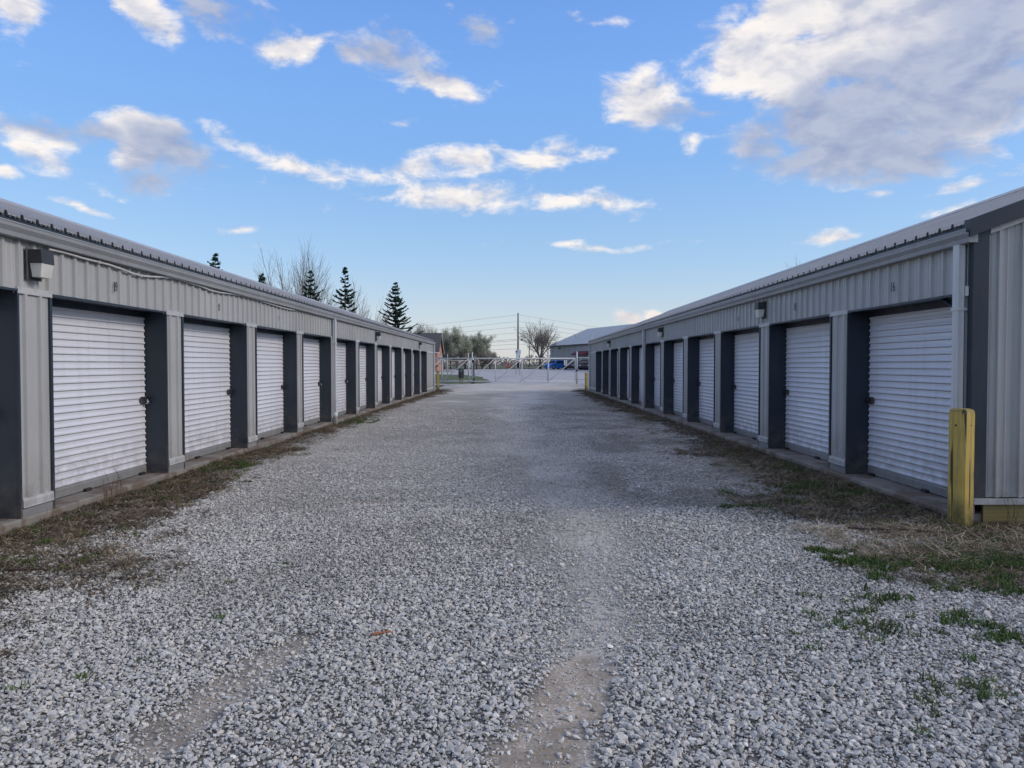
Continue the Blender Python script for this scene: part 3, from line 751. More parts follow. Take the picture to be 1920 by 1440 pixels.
for side, W_, y, lab in ((-1, WL, 7.36, 'nearest wall light on the left row, with a smutty plate and conduit leaving it'), (-1, WL, 25.7, 'wall light on the left row just past the white downspout'), (-1, WL, 37.3, 'farthest wall light on the left row'),
                         (1, WR, 13.45, 'nearest wall light on the right row, between numbers 15 and 14'), (1, WR, 22.6, 'middle wall light on the right row'), (1, WR, 34.9, 'farthest wall light on the right row')):
    wall_pack(side, W_, y, 2.70, lab)
# conduit under the left eave
cp = [(92,468),(120,474),(160,486),(185,492),(205,497),(228,505),(245,512),(262,517),(278,519),(310,520),(330,523),(352,530),(375,537),(395,545),(412,549),(430,551),(455,555),(475,560),(492,566),(508,571),(524,576),(540,580),(551,582)]
pts3 = []
for u, v in cp:
    lat = WL - .045; y = F*lat/(VU-2-u); pts3.append((-lat, y, EYE + (VV - v)/F*y))
mb = MB(); o3 = Vector((-WL, 9.0, 0))
mb.tube([Vector(p)-o3 for p in pts3], .0135, 7)
cd = thing('electrical_conduit', o3, 'pale conduit sagging under the left gutter from the nearest wall light', 'conduit')
mb.build('pipe', M['conduit'], cd, True)
for k in (3, 7, 9, 13, 16, 20):
    p = Vector(pts3[k]) - o3; mb = MB(); mb.box(p.x-.019, p.x+.016, p.y-.015, p.y+.015, p.z-.018, p.z+.018); mb.build('clip', M['galv'], cd)

# ------------------------------------------------------------------ bollards
m, t, b = newmat('yellow_painted_timber')
tco = t.nodes.new('ShaderNodeTexCoord'); ov = tco.outputs['Object']
sx = t.nodes.new('ShaderNodeSeparateXYZ'); t.links.new(ov, sx.inputs[0])
c = ramp(t, [(.3, (.46,.325,.07)), (.7, (.58,.43,.11))], noise(t, 3, 5, vec=ov))
gr = noise(t, 9, 6, .65, vec=ov, sc=(3, 3, .18)); c = mixc(t, ramp(t, [(.45,(0,0,0)),(.72,(.75,)*3)], gr), c, (.20,.16,.07))
cr = noise(t, 5, 3, .6, vec=ov, sc=(4, 4, .12)); c = mixc(t, ramp(t, [(.565,(0,0,0)),(.595,(.95,)*3)], cr), c, (.03,.024,.016))
mr = t.nodes.new('ShaderNodeMapRange'); t.links.new(sx.outputs[2], mr.inputs[0]); mr.inputs[1].default_value = .34; mr.inputs[2].default_value = .10
c = mixc(t, mth(t, 'MULTIPLY', mr.outputs[0], ramp(t, [(.3,(.4,)*3),(.6,(1,)*3)], noise(t, 9, 5, .7, vec=ov))), c, (.075,.07,.022))
mr = t.nodes.new('ShaderNodeMapRange'); t.links.new(sx.outputs[2], mr.inputs[0]); mr.inputs[1].default_value = 1.08; mr.inputs[2].default_value = 1.17
c = mixc(t, mth(t, 'MULTIPLY', mr.outputs[0], .8), c, (.10,.085,.035))
t.links.new(c, b.inputs['Base Color']); b.inputs['Roughness'].default_value = .75
bump(t, b, gr, .6, .006); M['yellow'] = m
def bollard(x, y, rz, h, s, label, z0=0):
    t_ = thing('bollard', (x, y, z0), label, 'bollard', 'yellow timber bollards', rz)
    mb = MB(); a = s/2; rr = random.Random(int(abs(x)*100))
    def ring(z, k=1.0):
        c = .016
        return [(sx_*(a*k) - (sx_*c if e == 0 else 0), sy_*(a*k) - (sy_*c if e == 1 else 0), z) for sx_, sy_, es in ((-1,-1,(1,0)),(1,-1,(0,1)),(1,1,(1,0)),(-1,1,(0,1))) for e in es]
    zs_ = [-.3, 0, .25, .55, .85, h-.05, h-.012, h]
    rings = []
    for z in zs_:
        k = 1.0 if z < h-.03 else (.93 if z < h-.005 else .70)
        rings.append([(px+rr.uniform(-.002,.002), py+rr.uniform(-.002,.002), pz) for px, py, pz in ring(z, k)])
    mb.loft(rings); mb.build('post', M['yellow'], t_)
    mb = MB(); mb.tube([(-a-.001, .004, h-.16), (-a+.004, .004, h-.16)], .011, 8); mb.build('bolt_hole', M['black'], t_)
    mb = MB(); mb.tube([(.012, -a-.001, h-.16), (.012, -a+.004, h-.16)], .008, 8); mb.build('bolt_hole', M['black'], t_)
bollard(4.335, 7.22, R(27), 1.145, .168, 'weathered yellow timber bollard at the near corner of the right row', hz(4.3, 7.2)-.005)
bollard(-4.68, 46.2, R(20), 1.18, .15, 'yellow timber bollard at the far corner of the left row')
bollard(4.50, 46.2, R(24), 1.10, .15, 'dull yellow timber bollard at the far corner of the right row')

# ------------------------------------------------------------------ gate, fence, operator
GY = 62.0
gz = tz(GY)
def gx(u, Y=GY): return (u - VU)/F*Y
def gh(v, Y=GY): return EYE + (VV - v)/F*Y
gate = thing('slide_gate', (gx(960), GY, gz), 'long white tubular sliding gate closed across the drive between both rows', 'gate')
ox = gx(960)
zt, zb_ = gh(672.2), gh(715.2)
U0, U1 = 779.5, 1078.5
def seg(name, a, b, r=.03, parent=gate, mat=None, n=8):
    mb = MB(); mb.tube([Vector(a), Vector(b)], r, n); return mb.build(name, mat or M['galv'], parent, True)
M['gatew'] = smat('white_gate_tube', (.52,.54,.56), (.62,.63,.64), 3, .45)
seg('top_rail', (gx(U0)-ox, 0, zt), (gx(U1)-ox+.03, 0, zt), .047, mat=M['gatew'])
seg('bottom_rail', (gx(U0)-ox, 0, zb_), (gx(U1)-ox+.03, 0, zb_), .042, mat=M['gatew'])
seg('truss_cable', (gx(925)-ox, .02, gh(707.5)), (gx(1077)-ox, .02, gh(705.5)), .012)
ups = [779.5 + 49.8*k for k in range(7)]
for k, u in enumerate(ups):
    seg('upright', (gx(u)-ox, 0, zb_), (gx(u)-ox, 0, zt), .036, mat=M['gatew'])
    if k: 
        seg('brace', (gx(ups[k-1]+1)-ox, -.01, zb_+.05), (gx(u-1)-ox, -.01, zt-.05), .026, mat=M['gatew'])
        if k < 6: seg('gusset', (gx(u+.5)-ox, -.01, zt-.16), (gx(u+5)-ox, -.01, zt-.03), .022, mat=M['gatew'])
    mb = MB()
mb = MB(); mb.tube([(gx(975.5)-ox, -.03, zb_+.01), (gx(975.5)-ox, .03, zb_+.01)], .06, 10); mb.build('guide_wheel', M['black'], gate)
mb = MB(); mb.box(gx(1057.4)-ox, gx(1063.0)-ox, -.075, -.06, gh(684.6), gh(675.8)); sg = mb.build('sign_plate', smat('sign_white', (.72,.73,.75), (.78,.79,.8), 9, .5), gate)
mb = MB(); mb.box(gx(1059.2)-ox, gx(1061.2)-ox, -.079, -.076, gh(679.4), gh(677.4)); mb.build('sign_symbol', M['lamp_dark'], sg)
for q in range(2):
    mb = MB(); mb.box(gx(1058.2)-ox, gx(1062.2)-ox, -.079, -.076, gh(682.0+q*1.2), gh(681.4+q*1.2)); mb.build('sign_text_line', M['smut'], sg)
def post(u, v_top, Y, r, label, extra=0, z_extra=None, mat='galv'):
    t_ = thing('gate_post', (gx(u, Y), Y, tz(Y)), label, 'post', 'gate posts')
    mb = MB(); top = gh(v_top, Y)-tz(Y); mb.tube([(0,0,-.2), (0,0,top-.03), (0,0,top)], [r, r, r*.6], 10); mb.build('tube', M[mat], t_, True)
    return t_, top
t_, top = post(885.5, 660, 62.35, .055, 'pale roller post behind the gate beside the black operator box')
mb = MB(); mb.tube([(.14,.0,-.2), (.14,.0,1.9)], .05, 10); mb.build('second_tube', M['lamp_dark'], t_, True)
mb = MB(); mb.cbox(-.06, .18, -.14, .06, 1.78, 1.98, .02); mb.build('roller_box', M['lamp_dark'], t_)
mb = MB(); mb.cbox(-.10, .16, -.16, .06, .0, .14, .02); mb.build('roller_foot', M['lamp_dark'], t_)
t_, top = post(1081.6, 659, 62.0, .06, 'latch post at the right end of the sliding gate')
mb = MB(); mb.cbox(-.09, .09, -.09, .09, 1.02, 1.16, .01); mb.build('catch', M['lamp_dark'], t_)
t_, top = post(1027.3, 658, 66.0, .045, 'thin post with a small box on top behind the right part of the gate')
mb = MB(); mb.cbox(-.09, .09, -.06, .06, top-.28, top-.02, .015); mb.build('box', M['gatew'], t_)
t_, top = post(878.2, 662, 64.0, .04, 'thin post carrying a pale plate left of the roller post')
mb = MB(); mb.box(-.02, .22, -.055, -.04, top-1.25, top-.80); mb.build('plate', M['gatew'], t_)
# fence to the left, behind the gate
fn = thing('fence', (gx(836, 66), 66, tz(66)), 'galvanised post and rail fence behind the left end of the gate', 'fence')
fo = gx(836, 66)
for u in (800, 828.5, 839.3):
    seg('fence_post', (gx(u,66)-fo, 0, -.2), (gx(u,66)-fo, 0, gh(663.5,66)-tz(66)), .035, fn)
for v in (676.0, 695.5, 714):
    seg('fence_rail', (gx(770,66)-fo, 0, gh(v,66)-tz(66)), (gx(884,66)-fo, 0, gh(v,66)-tz(66)), .02, fn)
fn = thing('fence', (gx(1095, 62), 62, tz(62)), 'short rail fence between the gate latch post and the right row', 'fence')
fo = gx(1095)
seg('fence_rail', (gx(1082.5)-fo, 0, gh(671)), (gx(1128)-fo, 0, gh(671)), .035, fn, M['gatew'])
seg('fence_post', (gx(1127)-fo, 0, -.2), (gx(1127)-fo, 0, gh(668)), .04, fn)
seg('fence_rail', (gx(1082.5)-fo, 0, gh(712)), (gx(1128)-fo, 0, gh(712)), .025, fn)
# operator
OY = 61.2
op = thing('gate_operator', (gx(864.9, OY), OY, tz(OY)), 'black rounded gate operator box on two pale stub legs', 'gate operator')
mb = MB(); hh0, hh1 = gh(708.5, OY), gh(691, OY); wv = gx(870.3, OY)-gx(859.6, OY); hw = wv/2
rings = []
for z, k in ((hh0, .88), (hh0+.04, .98), (hh0+.12, 1.0), (hh1-.18, 1.0), (hh1-.08, .97), (hh1-.03, .88), (hh1, .6)):
    rings.append([(math.copysign(abs(math.cos(a))**.4, math.cos(a))*hw*k, math.copysign(abs(math.sin(a))**.4, math.sin(a))*.20*k, z) for a in np.linspace(0, 2*math.pi, 20, endpoint=False)])
mb.loft(rings); mb.build('housing', M['lamp_dark'], op, True)
mb = MB()                                # white emblem: a stepped W
for a, c in (((-.075,.045),(-.035,-.03)),((-.035,-.03),(0,.02)),((0,.02),(.035,-.03)),((.035,-.03),(.075,.045))):
    zc_ = (hh0+hh1)/2 + .17; wq = .02
    mb.quad((a[0]-wq, -.2065, zc_+a[1]), (a[0]+wq, -.2065, zc_+a[1]), (c[0]+wq, -.2065, zc_+c[1]), (c[0]-wq, -.2065, zc_+c[1]))
mb.build('emblem', M['gatew'], op)
for s_ in (-1, 1):
    mb = MB(); mb.cbox(s_*.1-.055, s_*.1+.055, -.06, .06, -.1, hh0+.02, .012); mb.build('leg', M['concrete'], op)

# ------------------------------------------------------------------ trees
def grow(mb, p, d, length, r, level, rr, spread, nseg=4, up=.08, minr=.011, tips=None, kids=(3, 5), shrink=(.55, .8), start=.35, wob=.12):
    pts = [p.copy()]; rad = [r]; q = p.copy(); dd = d.normalized()
    r1 = max(minr*.7, r*(.55 if level > 0 else .3))
    for k in range(nseg):
        dd = (dd + Vector((rr.uniform(-1,1), rr.uniform(-1,1), rr.uniform(-1,1)))*wob + Vector((0,0,up))).normalized()
        q = q + dd*(length/nseg); pts.append(q.copy()); rad.append(max(minr*.7, r + (r1-r)*(k+1)/nseg))
    mb.tube(pts, rad, 6 if level >= 3 else (4 if level >= 2 else 3), cap=False)
    if level <= 0:
        if tips is not None: tips += [(pts[-1], dd), (pts[len(pts)//2], dd)]
        return
    n = rr.randint(*kids)
    for i in range(n):
        f = start + (1-start)*(i + rr.uniform(.2, 1))/n; f = min(f, .98)
        k = min(int(f*nseg), nseg-1); b0 = pts[k].lerp(pts[k+1], f*nseg-k)
        base = (pts[k+1]-pts[k]).normalized(); ax = base.orthogonal().normalized()
        ax.rotate(Matrix.Rotation(rr.uniform(0, 6.283), 3, base))
        nd = (base*math.cos(spread*rr.uniform(.7, 1.25)) + ax*math.sin(spread*rr.uniform(.7, 1.25)))
        grow(mb, b0, nd, length*rr.uniform(*shrink)*(1.08-.35*f), max(minr, rad[k]*.62), level-1, rr, spread, max(3, nseg-1), up, minr, tips, kids, shrink, start, wob)
    grow(mb, pts[-1], dd, length*.62, r1, level-1, rr, spread, max(3, nseg-1), up, minr, tips, kids, shrink, start, wob)
def bare_tree(u, v_top, Y, label, seed, stems, spread_deg, lean=.38, tr=.16, trunk_h=1.2, lvl=4, mat='twig', up=.10, name='bare_tree', scale=1.0, minr=.011, kids=(3, 4), width=None):
    rr = random.Random(seed); z0 = tz(Y)-.05
    t_ = thing(name, (gx(u, Y), Y, z0), label, 'tree', 'bare trees')
    H = gh(v_top, Y) - z0
    mb = MB(); mb.tube([(0,0,0), (0,0,trunk_h*.5), (0,0,trunk_h)], [tr*1.25, tr, tr*.92], 8); mb.build('trunk', M['bark'], t_, True)
    mb = MB()
    for k in range(stems):
        a = 6.283*(k + rr.uniform(-.25,.25))/stems; ln = lean*rr.uniform(.75, 1.2) if k else .04
        d = Vector((math.cos(a)*ln, math.sin(a)*ln, 1)).normalized()
        grow(mb, Vector((math.cos(a)*tr*.3, math.sin(a)*tr*.3, trunk_h*rr.uniform(.75,.98))), d, (H-trunk_h)*.52*rr.uniform(.85,1.05), tr*.62, lvl, rr, R(spread_deg), 5, up, minr, kids=kids, start=.25)
    zmax = max(p[2] for p in mb.v)
    if width: scale = width/F*Y / sorted(abs(p[0]) for p in mb.v)[int(len(mb.v)*.99)]
    mb.v = [(p[0]*scale, p[1]*scale, trunk_h + (p[2]-trunk_h)*(H-trunk_h)/(zmax-trunk_h) if p[2] > trunk_h else p[2]) for p in mb.v]
    mb.build('crown', M[mat], t_)
bare_tree(556, 438, 62, 'tall bare vase-shaped tree behind the left roof, leftmost of its kind', 5, 6, 24, .36, .13, 1.6, 3, minr=.010, kids=(3, 5), up=.05, width=84)
bare_tree(592, 474, 66, 'bare tree spreading right above the left roof beside a dark spruce', 18, 4, 26, .50, .12, 1.6, 3, minr=.009, kids=(3, 4), up=.04, width=62)
bare_tree(672, 512, 74, 'thin pale bare tree between two spruces over the left roof', 11, 6, 24, .42, .10, 1.2, 3, 'palebark', minr=.010, kids=(3, 5), up=.04)
bare_tree(1013, 593, 128, 'rounded bare tree standing beside the utility pole', 21, 9, 34, .85, .20, 2.0, 3, minr=.016, kids=(4, 5), up=.02, scale=1.0, width=38)
bare_tree(1541, 470, 62, 'bare twig tip rising just over the right roof', 41, 3, 26, .25, .08, 2.0, 3, minr=.010)

def spruce(u, v_top, Y, half_w_px, v_wide, label, seed, sparse=1.0):
    rr = random.Random(seed); z0 = tz(Y)-.05; H = gh(v_top, Y)-z0
    t_ = thing('spruce_tree', (gx(u, Y), Y, z0), label, 'spruce tree', 'dark spruces behind the left row')
    mb = MB(); mb.tube([(0,0,0), (rr.uniform(-.05,.05),0,H*.5), (0,0,H)], [.15, .09, .012], 7); mb.build('trunk', M['bark'], t_, True)
    tw = 1 - (gh(v_wide, Y)-z0)/H                 # fraction below the tip where half width holds
    slope = (half_w_px/F*Y)/(tw)
    mb = MB(); t = .012
    def tuft(p, d, L, wdt):
        side = d.cross(Vector((0,0,1)))
        if side.length < .05: side = Vector((1,0,0))
        side.normalize()
        for q in range(2):
            ang = rr.uniform(-.7,.7); s2 = (side*math.cos(ang) + Vector((0,0,1))*math.sin(ang))*wdt
            e = p + d*L + Vector((0,0,rr.uniform(-.3,.2)*L))
            m_ = p + d*L*.5
            mb.quad(p - s2*.25, m_ - s2, e, m_ + s2)
    while t < .93:
        z = H*(1-t); rad = slope*min(t, .8)*rr.uniform(.86, 1.08)
        nb = max(4, int((5 + 6*t)*sparse))
        ph = rr.uniform(0, 6.28)
        for k in range(nb):
            a = ph + 6.283*k/nb + rr.uniform(-.25,.25); r_ = rad*rr.uniform(.5, 1.18); 
            if r_ < .06: r_ = .06
            if rr.random() < .16: continue
            d = Vector((math.cos(a), math.sin(a), 0))
            n = max(2, int(r_/.115)); prev = Vector((0,0,z)); z_off = rr.uniform(-.09,.09)
            tilt = .25 - .50*t
            for j in range(1, n+1):
                f = j/n; p = Vector((d.x*r_*f, d.y*r_*f, z + z_off*f + r_*(tilt*f + .22*f*f*f - .06)))
                dv = (p-prev).normalized()
                if j >= 1:
                    L = .19*(1-.35*f) + .03
                    if f > .25 or rr.random() < .5:
                        tuft(prev, dv, L*1.2, .10)
                        for sgn in (-1, 1):
                            sd_ = Vector((-d.y, d.x, 0))*sgn; dd = (dv*.65 + sd_*.75 + Vector((0,0,rr.uniform(-.15,.15)))).normalized()
                            tuft(p, dd, L*(1.5-.7*f)*rr.uniform(.7,1.3), .10); tuft(prev.lerp(p, .5), dd, L*(1.3-.7*f)*rr.uniform(.7,1.3), .06)
                prev = p
        t += (.26/H)*(1 + .5*t)*rr.uniform(.85,1.2)
    for q in range(8): tuft(Vector((0,0,H-.12-q*.04)), Vector((rr.uniform(-.5,.5),rr.uniform(-.5,.5),1)).normalized(), .16, .03)
    mb.build('crown', M['spruce'], t_)
spruce(742, 529, 62, 37, 612, 'broad open spruce, rightmost of the row behind the left roof', 3, 1.15)
spruce(648, 504, 56, 30, 585, 'narrow tall spruce, second from the right behind the left roof', 4)
spruce(583, 510, 53, 34, 575, 'spruce beside the bare vase-shaped tree', 6)
spruce(492, 516, 48, 22, 570, 'spruce with only its tip above the left roof, left of the bare tree', 8)
spruce(405, 478, 45, 26, 535, 'leftmost spruce tip poking over the left roof', 9)

def leafy(u, v_top, Y, half_px, label, seed, mat, name='pear_tree', dens=1.0, trunk_v=None, lift=1.3):
    rr = random.Random(seed); z0 = tz(Y)-.05; H = gh(v_top, Y)-z0; W = half_px/F*Y
    t_ = thing(name, (gx(u, Y), Y, z0), label, 'tree', 'leafing trees beyond the lot')
    mb = MB(); mb.tube([(0,0,0), (0,0,.7), (.05,0,lift+.2)], [.17, .14, .12], 8); mb.build('trunk', M['bark'], t_, True)
    mb = MB(); tips = []
    for k in range(7):
        a = 6.283*(k+rr.uniform(-.3,.3))/7; ln = rr.uniform(.25,.7)
        grow(mb, Vector((0,0,lift*rr.uniform(.8,1.1))), Vector((math.cos(a)*ln, math.sin(a)*ln, 1)), (H-lift)*.5*rr.uniform(.8,1.05), .07, 3, rr, R(32), 4, .08, .016, tips, (3,4))
    zmax = max(p[2] for p in mb.v); wmax = sorted(abs(p[0]) for p in mb.v)[int(len(mb.v)*.985)]
    sx_, sz_ = W/wmax, (H-lift)/(zmax-lift)
    fx_ = lambda p: Vector((p[0]*sx_, p[1]*sx_, lift+(p[2]-lift)*sz_ if p[2] > lift else p[2]))
    mb.v = [tuple(fx_(p)) for p in mb.v]
    cr_ = mb.build('crown', M['twig'], t_)
    mb = MB()
    for p, d in tips:
        c = fx_(p)
        for q in range(int(7*dens)):
            o = Vector((rr.gauss(0,.16), rr.gauss(0,.16), rr.gauss(0,.16))); s_ = rr.uniform(.035,.075)
            a = Vector((rr.uniform(-1,1), rr.uniform(-1,1), rr.uniform(-1,1))).normalized(); bb = a.orthogonal().normalized()
            mb.quad(c+o-a*s_, c+o-bb*s_*.7, c+o+a*s_, c+o+bb*s_*.7)
    tag(mb.build('leaves', M[mat], cr_), kind='stuff')
leafy(857, 612, 118, 27, 'largest pale green leafing tree beside the brick house', 2, 'pear', dens=2.6, lift=.5)
leafy(894, 620, 122, 25, 'pale green leafing tree nearest the utility pole', 3, 'pear', dens=2.4, lift=.5)
leafy(833, 615, 128, 22, 'greyish leafing tree right behind the brick house gable', 5, 'pear2', dens=2.2, lift=.5)
leafy(803, 608, 134, 24, 'greyish leafing tree over the brick house roof', 7, 'pear2', dens=1.0)
leafy(781, 602, 134, 20, 'thin leafing tree showing above the left row far corner', 9, 'pear2', dens=.6)

for (u, v, hp, lab, sd_) in ((845, 646, 15, 'low grey-green bush left of the largest leafing tree trunk', 31), (872, 643, 16, 'low grey-green bush between the two pale green trees', 32), (904, 648, 15, 'low grey-green bush right of the leafing trees', 33), (919, 660, 10, 'smallest bush at the right end of the leafing trees', 34)):
    leafy(u, v, 127, hp, lab, sd_, 'pear2', 'bush', 2.2, lift=.12)
# ------------------------------------------------------------------ house
m, t, b = newmat('house_brick')
bt = t.nodes.new('ShaderNodeTexBrick'); tco = t.nodes.new('ShaderNodeNewGeometry')
mp_ = t.nodes.new('ShaderNodeVectorMath'); mp_.operation = 'DOT_PRODUCT'; mp_.inputs[1].default_value = (1,1,0); t.links.new(tco.outputs['Position'], mp_.inputs[0])
sx = t.nodes.new('ShaderNodeSeparateXYZ'); t.links.new(tco.outputs['Position'], sx.inputs[0])
cb = t.nodes.new('ShaderNodeCombineXYZ'); t.links.new(mp_.outputs['Value'], cb.inputs[0]); t.links.new(sx.outputs[2], cb.inputs[1]); t.links.new(cb.outputs[0], bt.inputs[0])
bt.inputs['Color1'].default_value = (.36,.15,.10,1); bt.inputs['Color2'].default_value = (.44,.20,.14,1); bt.inputs['Mortar'].default_value = (.40,.34,.30,1); bt.inputs['Scale'].default_value = 4
t.links.new(bt.outputs[0], b.inputs['Base Color']); b.inputs['Roughness'].default_value = .9; M['brick'] = m
M['shingle'] = smat('dark_shingles', (.05,.05,.055), (.085,.085,.09), 6, .9, sc=(1,1,6))
M['glass'] = smat('dark_glass', (.03,.035,.04), (.05,.055,.06), 2, .12)
M['whitep'] = smat('white_paint', (.66,.66,.65), (.74,.74,.73), 3, .6)
hx, hy0, hy1 = -10.75, 105.0, 112.2; hz0 = tz(105)-.05
hs_ = thing('brick_house', (hx, hy0, hz0), 'small red brick house with dark shingle roof behind the gate', 'house')
eh, rh, hl, hd = 3.0, 5.45, 15.0, hy1-hy0
mb = MB()
mb.loft([[(0,0,0),(0,hd,0),(0,hd,eh),(0,hd/2,rh),(0,0,eh)], [(-hl,0,0),(-hl,hd,0),(-hl,hd,eh),(-hl,hd/2,rh),(-hl,0,eh)]]); wl_ = mb.build('wall', M['brick'], hs_)
for a, c in ((-.35, hd/2), (hd+.35, hd/2)):
    mb = MB(); za = eh + .02 - .35*(rh-eh)/(hd/2)
    mb.loft([[(x, a, za), (x, c, rh+.06), (x, c, rh+.20), (x, a, za+.13)] for x in (.35, -hl-.35)]); mb.build('roof', M['shingle'], hs_)
    mb = MB(); mb.loft([[(x, a, za-.17), (x, c, rh-.12), (x, c, rh+.055), (x, a, za-.005)] for x in (.33, .29)]); mb.build('rake_board', M['whitep'], hs_)
mb = MB(); mb.box(-hl-.3, .3, -.40, -.33, eh-.32, eh-.20); mb.build('fascia', M['whitep'], hs_)
for (yy, z0_, z1_, w_) in ((1.6, .9, 2.3, .9), (4.8, .9, 2.3, .9)):
    mb = MB(); mb.box(.0, .04, yy, yy+w_, z0_, z1_); f_ = mb.build('window', M['whitep'], hs_)
    mb = MB(); mb.box(.03, .055, yy+.08, yy+w_-.08, z0_+.08, z1_-.08); mb.build('pane', M['glass'], f_)
for xx in (-1.9, -5.5, -9.0):
    mb = MB(); mb.box(xx-.55, xx+.55, -.04, 0, .9, 2.3); f_ = mb.build('window', M['whitep'], hs_)
    mb = MB(); mb.box(xx-.45, xx+.45, -.055, -.03, 1.0, 2.2); mb.build('pane', M['glass'], f_)
# deck railing by the house
M['deck'] = smat('deck_wood', (.26,.22,.17), (.36,.32,.26), 4, .85, sc=(1,1,4))
dk = thing('deck_railing', (gx(839.5,104), 104, tz(104)-.03), 'pale wooden railing beside the brick house', 'railing')
for u in (832, 837, 842, 847): seg('railing_post', (gx(u,104)-gx(839.5,104), 0, 0), (gx(u,104)-gx(839.5,104), 0, gh(672,104)-tz(104)), .05, dk, M['deck'], 4)
for v in (673, 682.5, 686.5): seg('rail', (gx(831,104)-gx(839.5,104), 0, gh(v,104)-tz(104)), (gx(848,104)-gx(839.5,104), 0, gh(v,104)-tz(104)), .05, dk, M['deck'], 4)

# ------------------------------------------------------------------ warehouse at the right
A = Vector((6.62, 135.0)); dr = Vector((.335, -.942)); dr.normalize()
wz = tz(135)-.1
M['wsteel'] = smat('warehouse_steel', (.33,.345,.35), (.38,.39,.395), 1.0, .55, sc=(1,1,.1))
M['wroof'] = smat('warehouse_roof', (.32,.33,.335), (.36,.37,.375), .8, .5)
wh = thing('warehouse', (A.x, A.y, wz), 'large grey metal warehouse beyond the right row with a pale roof', 'warehouse', None, math.atan2(dr.y, dr.x))
# local x runs along the long wall towards the viewer, local y to the right and away
eh, rh, wl2, hw2 = 4.15, 7.25, 46, 7.6
mb = MB()
mb.loft([[(x,0,0),(x,0,eh),(x,hw2,rh),(x,2*hw2,eh),(x,2*hw2,0)] for x in (0, wl2)]); mb.build('wall', M['wsteel'], wh)
for k in range(0, 46):
    pass
mb = MB()
for k in range(46): mb.box(k+.02, k+.10, -.035, .0, .0, eh-.15)
tag(mb.build('wall_ribs', M['wsteel'], wh), kind='stuff')
for a, c in ((-.4, hw2), (2*hw2+.4, hw2)):
    mb = MB(); za = eh - .4*(rh-eh)/hw2 + .03
    mb.loft([[(x, a, za), (x, c, rh+.03), (x, c, rh+.16), (x, a, za+.12)] for x in (-.4, wl2+.4)]); mb.build('roof', M['wroof'], wh)
mb = MB(); mb.box(-.38, wl2+.3, -.47, -.41, eh-.16, eh+.0); mb.build('fascia', M['lamp_dark'], wh)
for (u, v0, v1, xx) in ((1075.5, 633, 640, 5.5), (1105.3, 629.5, 639, 12.0)):
    yy = 2.6; zz = eh + yy*(rh-eh)/hw2
    mb = MB(); mb.tube([(xx, yy, zz-.1), (xx, yy, zz+.62), (xx, yy, zz+.63), (xx, yy, zz+.78)], [.08, .08, .15, .13], 10); mb.build('vent_pipe', M['galv'], wh)
mb = MB(); mb.loft([[(x, -.02, 3.0), (x, -1.0, 2.55), (x, -1.0, 2.35), (x, -.02, 2.35)] for x in (11.5, 16.5)]); mb.build('awning', smat('burgundy_canvas', (.13,.025,.04), (.17,.04,.055), 3, .8), wh)
mb = MB(); mb.cbox(4.2, 4.7, -.30, -.04, 3.55, 3.75, .03); mb.build('flood_light', M['lamp_dark'], wh)
mb = MB(); mb.box(12.8, 13.8, -.05, 0, 0, 2.1); mb.build('door', M['whitep'], wh)

